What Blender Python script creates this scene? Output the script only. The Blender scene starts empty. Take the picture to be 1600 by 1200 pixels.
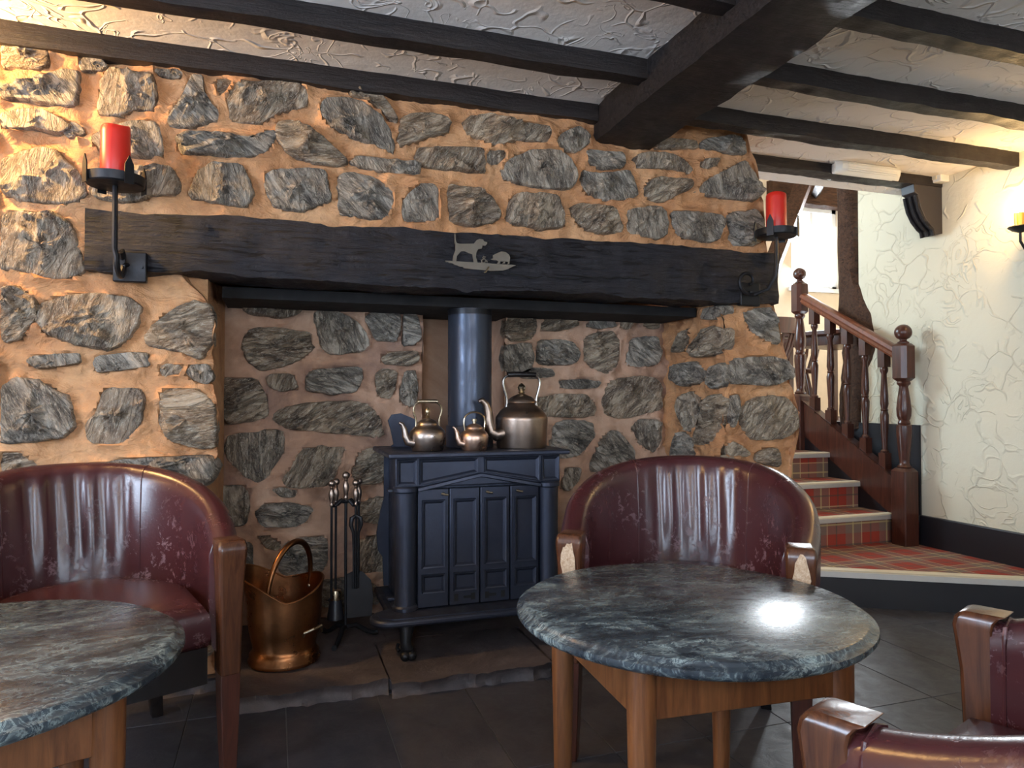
import bpy, math, random
import numpy as np
from mathutils import Vector, Matrix, noise
random.seed(7)
scene = bpy.context.scene
COL = scene.collection
PI = math.pi

# ------------------------------------------------------------------ camera
F_PX, HZ, VPX = 1110.0, 620.0, 430.0
PITCH = math.atan((HZ - 600) / F_PX)
YAW = math.atan((800 - VPX) * math.cos(PITCH) / F_PX)
EYE = Vector((0, 0, 1.0))
cam_d = bpy.data.cameras.new('camera'); cam = bpy.data.objects.new('camera', cam_d); COL.objects.link(cam)
cam_d.sensor_width = 36; cam_d.lens = F_PX / 1600 * 36; cam_d.clip_start = 0.02
cam.location = EYE; cam.rotation_euler = (PI/2 + PITCH, 0, -YAW)
scene.camera = cam
_F0 = Vector((math.sin(YAW), math.cos(YAW), 0)); _R = Vector((math.cos(YAW), -math.sin(YAW), 0)); _Z = Vector((0, 0, 1))
_F = _F0*math.cos(PITCH) + _Z*math.sin(PITCH); _U = _Z*math.cos(PITCH) - _F0*math.sin(PITCH)
def at(x, y, axis, v):
    """survey point: where the sight line through photo point (x, y) meets the plane axis = v"""
    r = _F + _R*((x-800)/F_PX) + _U*((600-y)/F_PX); a = 'xyz'.index(axis)
    return EYE + r*((v-EYE[a])/r[a])

# ------------------------------------------------------------------ world, light, exposure
w = bpy.data.worlds.new('world'); scene.world = w; w.use_nodes = True
bg = w.node_tree.nodes['Background']; bg.inputs[0].default_value = (0.80, 0.90, 1.0, 1); bg.inputs[1].default_value = 4.5
def area(name, loc, aim, sx, sy, power, col):
    d = bpy.data.lights.new(name, 'AREA'); d.shape = 'RECTANGLE'; d.size = sx; d.size_y = sy; d.energy = power; d.color = col
    o = bpy.data.objects.new(name, d); COL.objects.link(o); o.location = loc
    o.rotation_euler = (Vector(aim) - Vector(loc)).to_track_quat('-Z', 'Y').to_euler(); return o
DAY = (0.60, 0.76, 1.0)
area('window_daylight', (-0.75, -1.62, 1.40), (-0.75, 1, 1.30), 1.05, 1.1, 24, DAY)
area('window_daylight', (1.55, -1.62, 1.40), (1.55, 1, 1.30), 1.05, 1.1, 14, DAY)
area('left_window_daylight', (-2.50, .55, 1.42), (0, .75, 1.25), 1.05, 1.0, 52, DAY)
area('upper_window_daylight', (5.33, 5.90, 2.50), (5.0, 4, 2.0), 0.6, 0.7, 80, (0.85, 0.93, 1.0))
area('upper_side_daylight', (1.62, 4.75, 2.05), (3.4, 3.1, 1.35), 0.5, 0.5, 20, (0.58, 0.82, 1.0))
scene.view_settings.view_transform = 'Standard'; scene.view_settings.look = 'None'
scene.view_settings.gamma = 1.0; scene.view_settings.use_curve_mapping = False
scene.view_settings.exposure = 0.85

# ------------------------------------------------------------------ materials
MATS = {}
class NT:
    def __init__(s, name):
        m = bpy.data.materials.new(name); m.use_nodes = True; s.m = m; s.t = m.node_tree; s.n = s.t.nodes
        s.b = s.n['Principled BSDF']; MATS[name] = m
    def new(s, typ, **kw):
        n = s.n.new(typ)
        for k, v in kw.items(): setattr(n, k, v)
        return n
    def link(s, a, b): s.t.links.new(a, b)
    def inp(s, node, **kw):
        for k, v in kw.items(): node.inputs[k.replace('_', ' ')].default_value = v
        return node
    def coord(s, scale=(1, 1, 1), rot=(0, 0, 0), kind='Object'):
        c = s.new('ShaderNodeTexCoord'); mp = s.new('ShaderNodeMapping')
        mp.inputs['Scale'].default_value = scale; mp.inputs['Rotation'].default_value = rot
        s.link(c.outputs[kind], mp.inputs[0]); return mp.outputs[0]
    def noise(s, vec, scale, detail=6, rough=.6, dist=0):
        n = s.new('ShaderNodeTexNoise'); s.inp(n, Scale=scale, Detail=detail, Roughness=rough, Distortion=dist)
        s.link(vec, n.inputs['Vector']); return n.outputs['Fac']
    def ramp(s, fac, stops):
        r = s.new('ShaderNodeValToRGB'); e = r.color_ramp.elements
        while len(e) < len(stops): e.new(.5)
        for i, (p, c) in enumerate(stops):
            e[i].position = p; e[i].color = (c if len(c) == 4 else (*c, 1)) if isinstance(c, tuple) else (c, c, c, 1)
        s.link(fac, r.inputs[0]); return r.outputs[0]
    def mix(s, fac, a, b, mode='MIX'):
        n = s.new('ShaderNodeMix', data_type='RGBA', blend_type=mode)
        for sock, v in ((n.inputs[0], fac), (n.inputs[6], a), (n.inputs[7], b)):
            if isinstance(v, (int, float)): sock.default_value = v
            elif isinstance(v, tuple): sock.default_value = (*v, 1)
            else: s.link(v, sock)
        return n.outputs[2]
    def math(s, op, a, b=None):
        n = s.new('ShaderNodeMath', operation=op)
        for i, v in enumerate((a, b)):
            if v is None: continue
            if isinstance(v, (int, float)): n.inputs[i].default_value = v
            else: s.link(v, n.inputs[i])
        return n.outputs[0]
    def bump(s, h, strength=.5, dist=.01, prev=None):
        b = s.new('ShaderNodeBump'); s.inp(b, Strength=strength, Distance=dist); s.link(h, b.inputs['Height'])
        if prev: s.link(prev, b.inputs['Normal'])
        return b.outputs[0]
    def out(s, col=None, rough=None, metal=None, nrm=None, **kw):
        for k, v in (('Base Color', col), ('Roughness', rough), ('Metallic', metal), ('Normal', nrm)):
            if v is None: continue
            if isinstance(v, tuple): s.b.inputs[k].default_value = (*v, 1)
            elif isinstance(v, (int, float)): s.b.inputs[k].default_value = v
            else: s.link(v, s.b.inputs[k])
        for k, v in kw.items(): s.b.inputs[k.replace('_', ' ')].default_value = v
        return s.m

def mat_stone():
    t = NT('stone'); v = t.coord(kind='Object'); oi = t.new('ShaderNodeObjectInfo')
    add = t.new('ShaderNodeVectorMath', operation='ADD'); t.link(v, add.inputs[0])
    sc = t.new('ShaderNodeVectorMath', operation='SCALE'); sc.inputs[0].default_value = (13, 7, 5); t.link(oi.outputs['Random'], sc.inputs['Scale'])
    t.link(sc.outputs[0], add.inputs[1]); p = add.outputs[0]
    rot = t.new('ShaderNodeVectorRotate', rotation_type='Y_AXIS'); t.link(p, rot.inputs['Vector'])
    t.link(t.math('MULTIPLY', oi.outputs['Random'], 3.0), rot.inputs['Angle'])
    st = t.new('ShaderNodeMapping'); st.inputs['Scale'].default_value = (1, 1, 3.2); t.link(rot.outputs[0], st.inputs[0]); s = st.outputs[0]
    big = t.noise(s, 7, 8, .65, .6)
    c = t.ramp(big, [(.28, (.070, .050, .038)), (.42, (.22, .152, .10)), (.53, (.38, .28, .185)), (.66, (.58, .47, .34))])
    alt = t.ramp(big, [(.28, (.062, .053, .047)), (.42, (.19, .163, .135)), (.53, (.34, .295, .24)), (.66, (.57, .51, .43))])
    c = t.mix(t.ramp(oi.outputs['Random'], [(.35, 0.), (.75, 1.)]), c, alt)
    fleck = t.noise(s, 38, 9, .75, 1.2)
    c = t.mix(t.ramp(fleck, [(.52, 0.), (.62, .8)]), c, (.72, .63, .50))
    vein = t.math('ABSOLUTE', t.math('SUBTRACT', t.noise(s, 9, 5, .6, 2.0), .5))
    c = t.mix(t.ramp(vein, [(.0, .5), (.02, 0.)]), c, (.60, .54, .45))
    crack = t.math('ABSOLUTE', t.math('SUBTRACT', t.noise(s, 6, 6, .65, 1.0), .5))
    c = t.mix(t.ramp(crack, [(.0, .7), (.012, 0.)]), c, (.05, .038, .03))
    h = t.math('ADD', t.math('MULTIPLY', big, 1.4), t.math('MULTIPLY', fleck, .5))
    h = t.math('ADD', h, t.math('MULTIPLY', t.ramp(crack, [(0, 0.), (.05, 1.)]), .5))
    t.out(c, .62, 0, t.bump(h, 1.0, .022))
def mat_mortar():
    t = NT('mortar'); v = t.coord(); a = t.noise(v, 3.5, 6, .6, .5); b = t.noise(v, 30, 7, .7)
    c = t.ramp(a, [(.3, (.38, .165, .065)), (.5, (.55, .27, .115)), (.68, (.64, .36, .175))])
    c = t.mix(t.ramp(b, [(.35, .35), (.6, 0.)]), c, (.30, .17, .10))
    tr = t.noise(t.coord((3, 3, 5)), 2.2, 6, .6, 1.2)
    t.out(c, .85, 0, t.bump(t.math('ADD', t.math('MULTIPLY', b, .45), t.math('MULTIPLY', tr, 1.6)), 1.0, .016))
def mat_soot_mortar():
    t = NT('alcove_mortar'); v = t.coord(); a = t.noise(v, 2.6, 6, .6, .8); b = t.noise(v, 30, 7, .7)
    c = t.ramp(a, [(.3, (.17, .10, .08)), (.5, (.40, .235, .15)), (.68, (.54, .36, .25))])
    t.out(c, .85, 0, t.bump(t.math('ADD', b, a), .6, .01))
def mat_plaster(name, col, strength=1.0):
    t = NT(name); v = t.coord(); d = t.noise(v, 1.4, 3, .5)
    vec = t.new('ShaderNodeVectorMath', operation='ADD'); t.link(v, vec.inputs[0])
    dn = t.new('ShaderNodeTexNoise'); t.inp(dn, Scale=3.5, Detail=2.); t.link(v, dn.inputs['Vector'])
    sc = t.new('ShaderNodeVectorMath', operation='SCALE'); t.link(dn.outputs['Color'], sc.inputs[0]); sc.inputs['Scale'].default_value = .35
    t.link(sc.outputs[0], vec.inputs[1])
    vo = t.new('ShaderNodeTexVoronoi', feature='DISTANCE_TO_EDGE'); t.inp(vo, Scale=6.5); t.link(vec.outputs[0], vo.inputs['Vector'])
    ridge = t.ramp(vo.outputs['Distance'], [(0, 1.), (.045, .0)])
    m2 = t.ramp(t.noise(v, 5.5, 3, .5), [(.46, 0.), (.56, 1.)])
    ridge = t.math('MULTIPLY', ridge, m2)
    vo2 = t.math('ABSOLUTE', t.math('SUBTRACT', t.noise(vec.outputs[0], 7, 2, .4, 1.5), .5))
    r2 = t.math('MULTIPLY', t.ramp(vo2, [(0, 1.), (.03, 0.)]), t.ramp(t.noise(v, 4, 3, .5), [(.5, 0.), (.6, .8)]))
    h = t.math('ADD', t.math('ADD', ridge, r2), t.math('MULTIPLY', t.noise(v, 14, 5, .6), .5))
    c = t.mix(t.ramp(d, [(.35, 0.), (.7, 1.)]), col, tuple(x*.9 for x in col))
    t.out(c, .75, 0, t.bump(h, strength, .016))
def mat_timber(name, c0, c1, rough=.42, bump=.5):
    t = NT(name); v = t.coord((1.2, 12, 12)); g = t.noise(v, 5, 8, .7, .8); f = t.noise(t.coord(), 22, 6, .7)
    c = t.ramp(g, [(.3, c0), (.75, c1)])
    cr = t.ramp(g, [(.36, 0.), (.42, 1.)])
    h = t.math('ADD', t.math('MULTIPLY', cr, .4), t.math('ADD', t.math('MULTIPLY', f, .7), g))
    t.out(c, t.ramp(f, [(.3, rough-.08), (.7, rough+.16)]), 0, t.bump(h, bump, .012), Specular_IOR_Level=.3)
def mat_wood(name, c0, c1, rough=.3, scale=(14, 14, 1.2)):
    t = NT(name); v = t.coord(scale); g = t.noise(v, 4, 7, .65, 1.0)
    t.out(t.ramp(g, [(.3, c0), (.7, c1)]), rough, 0, t.bump(g, .12, .004))
def mat_metal(name, col, rough=.35, metal=1.0, var=.35, dark=.5):
    t = NT(name); v = t.coord(); n = t.noise(v, 14, 6, .65); f = t.noise(v, 90, 4, .6)
    c = t.mix(t.ramp(n, [(.35, var), (.65, 0.)]), col, tuple(x*dark for x in col))
    t.out(c, t.ramp(n, [(.3, min(1, rough+.15)), (.7, max(.05, rough-.08))]), metal, t.bump(f, .12, .003))
def mat_leather():
    t = NT('oxblood_leather'); v = t.coord(); n = t.noise(v, 26, 9, .78, .4); g = t.noise(v, 130, 4, .6); b = t.noise(v, 3, 3, .5)
    wear = t.math('MULTIPLY', t.ramp(n, [(.565, 0.), (.60, 1.)]), t.ramp(b, [(.50, 0.), (.64, 1.)]))
    c = t.mix(t.noise(v, 5, 4, .6), (.034, .010, .012), (.072, .019, .021))
    c = t.mix(t.math('MULTIPLY', wear, .75), c, (.20, .11, .125))
    r = t.mix(wear, (.27, .27, .27), (.6, .6, .6))
    t.out(c, r, 0, t.bump(t.math('ADD', t.math('MULTIPLY', g, .5), t.math('MULTIPLY', wear, -.5)), .22, .003), Specular_IOR_Level=.6)
def mat_slate_top():
    t = NT('green_slate_top'); v = t.coord((1, 1.9, 1), (0, 0, .5)); a = t.noise(v, 4.5, 10, .68, 1.8); b = t.noise(v, 16, 9, .72, 2.4)
    c = t.ramp(a, [(.32, (.010, .014, .019)), (.5, (.030, .040, .050)), (.62, (.075, .10, .11)), (.75, (.22, .30, .30))])
    ve = t.math('ABSOLUTE', t.math('SUBTRACT', b, .5))
    c = t.mix(t.math('MULTIPLY', t.ramp(ve, [(0, .8), (.03, 0.)]), t.ramp(a, [(.42, 0.), (.62, 1.)])), c, (.46, .56, .54))
    t.out(c, t.ramp(b, [(.3, .20), (.7, .34)]), 0, t.bump(b, .08, .003), Specular_IOR_Level=.7)
def mat_floor():
    t = NT('slate_floor'); v = t.coord(); a = t.noise(v, 3, 9, .68, 1.2); b = t.noise(v, 14, 8, .7, .8); oi = t.new('ShaderNodeObjectInfo')
    c = t.ramp(a, [(.3, (.020, .020, .025)), (.55, (.046, .044, .050)), (.75, (.085, .078, .080))])
    c = t.mix(t.math('MULTIPLY', oi.outputs['Random'], .35), c, (.06, .05, .05))
    t.out(c, t.ramp(b, [(.3, .38), (.7, .6)]), 0, t.bump(b, .35, .005))
def mat_flag():
    t = NT('hearth_slate'); v = t.coord(); a = t.noise(v, 4, 9, .7, 1.2); b = t.noise(v, 24, 8, .7, .8)
    c = t.ramp(a, [(.3, (.032, .026, .028)), (.55, (.080, .062, .060)), (.75, (.15, .12, .115))])
    t.out(c, .6, 0, t.bump(t.math('ADD', a, t.math('MULTIPLY', b, .4)), .6, .012))
def mat_tartan():
    t = NT('tartan_carpet'); v = t.coord(); sx = t.new('ShaderNodeSeparateXYZ'); t.link(v, sx.inputs[0])
    X = sx.outputs[0]; Y = t.math('ADD', sx.outputs[1], sx.outputs[2])
    def band(c, per, a, b):
        f = t.math('FRACT', t.math('MULTIPLY', c, 1/per))
        return t.math('MULTIPLY', t.math('GREATER_THAN', f, a), t.math('LESS_THAN', f, b))
    P = .24; col = (.30, .036, .018)
    for c in (X, Y):
        col = t.mix(t.math('MULTIPLY', band(c, P, .50, .95), .42), col, (.13, .165, .13))
    for c in (X, Y):
        col = t.mix(t.math('MULTIPLY', band(c, P, .70, .74), .6), col, (.55, .42, .18))
        col = t.mix(t.math('MULTIPLY', band(c, P, .22, .26), .55), col, (.05, .06, .05))
        col = t.mix(t.math('MULTIPLY', band(c, P, .96, .985), .6), col, (.55, .45, .25))
    n = t.noise(v, 420, 3, .6)
    t.out(col, .95, 0, t.bump(n, .5, .004))
def mat_plain(name, col, rough=.5, metal=0, **kw):
    t = NT(name); v = t.coord(); n = t.noise(v, 12, 5, .6)
    t.out(t.mix(t.ramp(n, [(.35, .3), (.65, 0.)]), col, tuple(x*.8 for x in col)), rough, metal, **kw)
def mat_emit(name, col, s):
    t = NT(name); t.out(col, .4); t.b.inputs['Emission Color'].default_value = (*col, 1); t.b.inputs['Emission Strength'].default_value = s
def mat_curtain():
    t = NT('net_curtain'); t.out((.92, .95, .97), .9, Transmission_Weight=0.)
    tr = t.new('ShaderNodeBsdfTranslucent'); tr.inputs[0].default_value = (.95, .97, 1, 1)
    tp = t.new('ShaderNodeBsdfTransparent'); m1 = t.new('ShaderNodeMixShader'); m2 = t.new('ShaderNodeMixShader')
    m1.inputs[0].default_value = .6; t.link(t.b.outputs[0], m1.inputs[1]); t.link(tr.outputs[0], m1.inputs[2])
    m2.inputs[0].default_value = .35; t.link(m1.outputs[0], m2.inputs[1]); t.link(tp.outputs[0], m2.inputs[2])
    t.link(m2.outputs[0], t.n['Material Output'].inputs[0])
def mat_glass(name, col=(1, 1, 1), rough=.02):
    t = NT(name); gl = t.new('ShaderNodeBsdfGlossy'); gl.inputs['Roughness'].default_value = rough
    tp = t.new('ShaderNodeBsdfTransparent'); tp.inputs[0].default_value = (*col, 1); m = t.new('ShaderNodeMixShader'); m.inputs[0].default_value = .1
    t.link(tp.outputs[0], m.inputs[1]); t.link(gl.outputs[0], m.inputs[2]); t.link(m.outputs[0], t.n['Material Output'].inputs[0])
mat_stone(); mat_mortar(); mat_soot_mortar(); mat_leather(); mat_slate_top(); mat_floor(); mat_flag(); mat_tartan(); mat_curtain()
mat_plaster('ceiling_plaster', (.86, .80, .74), .55); mat_plaster('wall_plaster', (.68, .63, .48), .5); mat_plain('upper_plaster', (.80, .68, .52), .8)
mat_timber('black_timber', (.008, .007, .008), (.026, .021, .022), .42, .6); mat_timber('lintel_timber', (.006, .006, .008), (.024, .022, .028), .42, .8)
mat_timber('joist_timber', (.010, .008, .008), (.030, .022, .020), .4, .4)
mat_timber('old_oak', (.025, .012, .008), (.12, .055, .028), .6, 1.0)
mat_wood('mahogany', (.028, .009, .006), (.085, .026, .015), .28); mat_wood('rail_wood', (.085, .026, .013), (.20, .060, .027), .3)
mat_wood('table_wood', (.085, .030, .012), (.19, .075, .026), .32); mat_wood('arm_wood', (.036, .013, .007), (.105, .038, .016), .26)
mat_wood('dark_leg', (.006, .005, .005), (.018, .014, .013), .25); mat_wood('worn_wood', (.30, .17, .08), (.62, .48, .34), .5, (40, 40, 30))
mat_metal('stove_iron', (.040, .046, .068), .42, .65, .3, .6); mat_metal('black_iron', (.020, .020, .023), .42, .6); mat_metal('dark_void', (.006, .005, .005), .9, 0)
mat_metal('pipe_steel', (.050, .060, .085), .34, .6, .2, .8)
mat_metal('copper', (.36, .155, .065), .30, 1, .6, .35); mat_metal('pewter_brass', (.36, .275, .22), .34, 1, .5, .5); mat_metal('kettle_bronze', (.40, .33, .285), .30, 1, .5, .45)
mat_metal('kettle_copper', (.58, .40, .31), .30, 1, .4, .6); mat_metal('brass', (.46, .37, .25), .28, 1, .3, .5); mat_metal('plaque_metal', (.15, .128, .10), .55, .5, .2, .8)
mat_metal('chrome', (.7, .68, .65), .2, 1, .2, .8); mat_metal('nosing_metal', (.62, .60, .56), .4, .6, .2, .8)
mat_plain('red_wax', (.62, .022, .012), .38, 0, Subsurface_Weight=.12, Subsurface_Radius=(.02, .004, .002)); mat_plain('black_paint', (.012, .012, .016), .38)
mat_plain('white_plastic', (.80, .77, .68), .4); mat_plain('nosing_cream', (.70, .60, .42), .5); mat_plain('joint_grout', (.20, .19, .19), .8); mat_plain('window_paint', (.85, .88, .90), .4)
mat_glass('window_glass'); mat_glass('diffuser_glass', (.95, .93, .85), .15); mat_emit('bulb_glow', (1.0, .78, .45), 60); mat_plain('amber_mesh', (.85, .50, .10), .35, .8)
mat_plain('red_brick_valance', (.42, .15, .07), .8); mat_plain('grey_mouldings', (.035, .028, .027), .45)

# ------------------------------------------------------------------ mesh helpers
OFF = {}
class MB:
    def __init__(s): s.v = []; s.f = []
    def add(s, vs, fs):
        n = len(s.v); s.v += [Vector(v) for v in vs]; s.f += [tuple(i+n for i in f) for f in fs]; return s
    def box(s, a, b):
        x0, y0, z0 = a; x1, y1, z1 = b
        return s.add([(x0,y0,z0),(x1,y0,z0),(x1,y1,z0),(x0,y1,z0),(x0,y0,z1),(x1,y0,z1),(x1,y1,z1),(x0,y1,z1)],
                     [(3,2,1,0),(4,5,6,7),(0,1,5,4),(1,2,6,5),(2,3,7,6),(3,0,4,7)])
    def ring_loft(s, rings, cap=True, closed=False):
        n = len(rings[0]); vs = [p for r in rings for p in r]; fs = []
        m = len(rings)
        for i in range(m if closed else m-1):
            j = (i+1) % m
            for k in range(n): fs.append((i*n+k, i*n+(k+1) % n, j*n+(k+1) % n, j*n+k))
        if cap and not closed: fs.append(tuple(range(n-1, -1, -1))); fs.append(tuple((m-1)*n+k for k in range(n)))
        return s.add(vs, fs)
    def lathe(s, prof, c=(0,0,0), n=32, sx=1, sy=1, cap=True):
        return s.ring_loft([[(c[0]+r*sx*math.cos(2*PI*k/n), c[1]+r*sy*math.sin(2*PI*k/n), c[2]+z) for k in range(n)] for r, z in prof], cap)
    def tube(s, pts, r, n=10, closed=False, flat=1.0):
        pts = [Vector(p) for p in pts]; m = len(pts); rr = r if isinstance(r, (list, tuple)) else [r]*m; rings = []; up = None
        for i, p in enumerate(pts):
            a = pts[i-1] if (i or closed) else p; b = pts[(i+1) % m] if (i < m-1 or closed) else p
            t = (b-a).normalized()
            if up is None: up = Vector((0,0,1)) if abs(t.z) < .9 else Vector((1,0,0))
            e1 = t.cross(up)
            if e1.length < 1e-4: e1 = t.orthogonal()
            e1.normalize(); e2 = e1.cross(t).normalized(); up = e2
            rings.append([p + (e1*math.cos(2*PI*k/n)*flat + e2*math.sin(2*PI*k/n))*rr[i] for k in range(n)])
        return s.ring_loft(rings, True, closed)
    def prism(s, poly, fn, d):
        """poly: 2D outline, fn(u, v, w) to 3D, thickness d in w"""
        n = len(poly); vs = [fn(u, v, 0) for u, v in poly] + [fn(u, v, d) for u, v in poly]
        return s.add(vs, [tuple(range(n)), tuple(range(2*n-1, n-1, -1))] + [(i, n+i, n+(i+1) % n, (i+1) % n) for i in range(n)])
    def grid(s, fn, nu, nv):
        return s.add([fn(i/nu, j/nv) for j in range(nv+1) for i in range(nu+1)],
                     [(j*(nu+1)+i, j*(nu+1)+i+1, (j+1)*(nu+1)+i+1, (j+1)*(nu+1)+i) for j in range(nv) for i in range(nu)])
    def build(s, name, mat, parent=None, bevel=0, angle=38, fix=True):
        me = bpy.data.meshes.new(name)
        if parent is not None: off = OFF.get(parent, Vector())
        else:
            xs = [v.x for v in s.v]; ys = [v.y for v in s.v]; zs = [v.z for v in s.v]
            off = Vector(((min(xs)+max(xs))/2, (min(ys)+max(ys))/2, min(zs)))
        me.from_pydata([v-off for v in s.v], [], s.f); me.update()
        if fix:
            import bmesh
            bm = bmesh.new(); bm.from_mesh(me); bmesh.ops.recalc_face_normals(bm, faces=bm.faces); bm.to_mesh(me); bm.free()
        me.shade_smooth(); me.set_sharp_from_angle(angle=math.radians(angle))
        me.materials.append(MATS[mat])
        o = bpy.data.objects.new(name, me); COL.objects.link(o)
        if parent is not None: o.parent = parent
        else: o.location = off
        OFF[o] = off
        if bevel:
            b = o.modifiers.new('bevel', 'BEVEL'); b.width = bevel; b.segments = 2; b.limit_method = 'ANGLE'; b.angle_limit = math.radians(40)
        return o
def tag(o, label, cat, group=None):
    o['label'] = label; o['category'] = cat
    if group: o['group'] = group
    return o
def thing(name, label, cat, loc=(0,0,0), rotz=None, group=None):
    """Empty at the thing's base. rotz None: its parts are given in world coordinates; otherwise in its own."""
    o = bpy.data.objects.new(name, None); COL.objects.link(o); o.location = loc; o.empty_display_size = .05
    if rotz is None: OFF[o] = Vector(loc)
    else: o.rotation_euler.z = rotz; OFF[o] = Vector()
    return tag(o, label, cat, group)
def struct(o, label=None, cat=None):
    o['kind'] = 'structure'
    if label: o['label'] = label
    if cat: o['category'] = cat
    return o
def fbm(p, oct=4, rough=.5): return noise.fractal(Vector(p), rough, 2.0, oct)
def sphere_prof(r, z, n=12): return [(max(1e-4, r*math.sin(PI*i/n)), z - r*math.cos(PI*i/n)) for i in range(n+1)]
def smooth(a, b, x):
    t = min(1, max(0, (x-a)/(b-a))); return t*t*(3-2*t)

# ------------------------------------------------------------------ room measures
D = 2.68          # face of the stone wall
YB = 3.18         # back of the fireplace alcove
XJ = 1.88         # right jamb of the alcove
XL = -0.20        # left jamb
ZL = 1.42         # underside of the lintel
ZC = 2.20         # ceiling
XR = 3.46         # plaster wall on the right
XW, YF = -2.6, -1.75

# ------------------------------------------------------------------ floor
fl = MB().box((XW-.2, YF-.2, -.12), (XR+.2, 3.3, -.004)).build('floor', 'joint_grout'); struct(fl, 'dark slate tiled floor of the room', 'floor')
TW = .292; TL = .60
def tile_mesh(wx, wy):
    return MB().box((-wx/2, -wy/2, -.02), (wx/2, wy/2, 0))
tm = None
ix0 = -10
for ix in range(-9, 11):
    for iy in range(-2, 7):
        x = .330 + TW*(ix+.5); y = 2.42 - TL*(iy+.5)
        if x-TW/2 < XW-.1 or x+TW/2 > XR+.02: continue
        if tm is None:
            o = tile_mesh(TW-.0028, TL-.0028).build('floor_tile', 'slate_floor', fl, .0012); tm = o
            off = OFF[fl]; 
        else:
            o = tm.copy(); COL.objects.link(o)
        o.parent = fl
        if o is tm:
            for v in tm.data.vertices: v.co += off
        o.location = Vector((x, y, 0)) - off
for ix in range(-1, 0): pass

# ------------------------------------------------------------------ ceiling, plaster walls
ce = MB().box((XW-.2, YF-.2, ZC), (XR+.2, 3.02, ZC+.1)).build('ceiling', 'ceiling_plaster'); struct(ce, 'textured plaster ceiling between the dark joists', 'ceiling')
wr = MB().box((XR, YF-.2, -.1), (XR+.14, 3.52, 3.95)).build('wall_right', 'wall_plaster'); struct(wr, 'cream trowelled plaster wall beside the stairs', 'wall')
wl = MB().box((XW-.15, YF-.2, -.1), (XW, 0, ZC+.05)).box((XW-.15, 1.1, -.1), (XW, 3.0, ZC+.05)).box((XW-.15, 0, -.1), (XW, 1.1, .9)).box((XW-.15, 0, 1.95), (XW, 1.1, ZC+.05)).build('wall_left', 'wall_plaster'); struct(wl, 'plaster wall left of the fireplace', 'wall')
wf = MB()
for a, b in (((XW, -.1), (XR, .85)), ((XW, 1.95), (XR, ZC+.05)), ((XW, .85), (-1.3, 1.95)), ((-.2, .85), (1.0, 1.95)), ((2.1, .85), (XR, 1.95))):
    wf.box((a[0], YF-.15, a[1]), (b[0], YF, b[1]))
wf = struct(wf.build('wall_front', 'wall_plaster'), 'window wall behind the viewer', 'wall')
for k, (xa, xb) in enumerate(((-1.3, -.2), (1.0, 2.1))):
    wn = MB()
    for q in (0, .5, 1):
        xm = xa + (xb-xa)*q; wn.box((xm-.03, YF-.09, .85), (xm+.03, YF-.03, 1.95))
    for z in (.88, 1.4, 1.92): wn.box((xa, YF-.085, z-.03), (xb, YF-.035, z+.03))
    wo = struct(wn.build('window_%d' % (k+2), 'window_paint'), 'casement window in the wall behind the viewer', 'window')
    MB().box((xa, YF-.065, .85), (xb, YF-.06, 1.95)).build('pane', 'window_glass', wo)

wn = MB()
for y in (.03, .55, 1.07): wn.box((XW-.09, y-.03, .9), (XW-.03, y+.03, 1.95))
for z in (.93, 1.42, 1.92): wn.box((XW-.085, 0, z-.03), (XW-.035, 1.1, z+.03))
wo = struct(wn.build('window_4', 'window_paint'), 'casement window in the left wall beside the viewer', 'window')
MB().box((XW-.065, 0, .9), (XW-.06, 1.1, 1.95)).build('pane', 'window_glass', wo)
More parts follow.
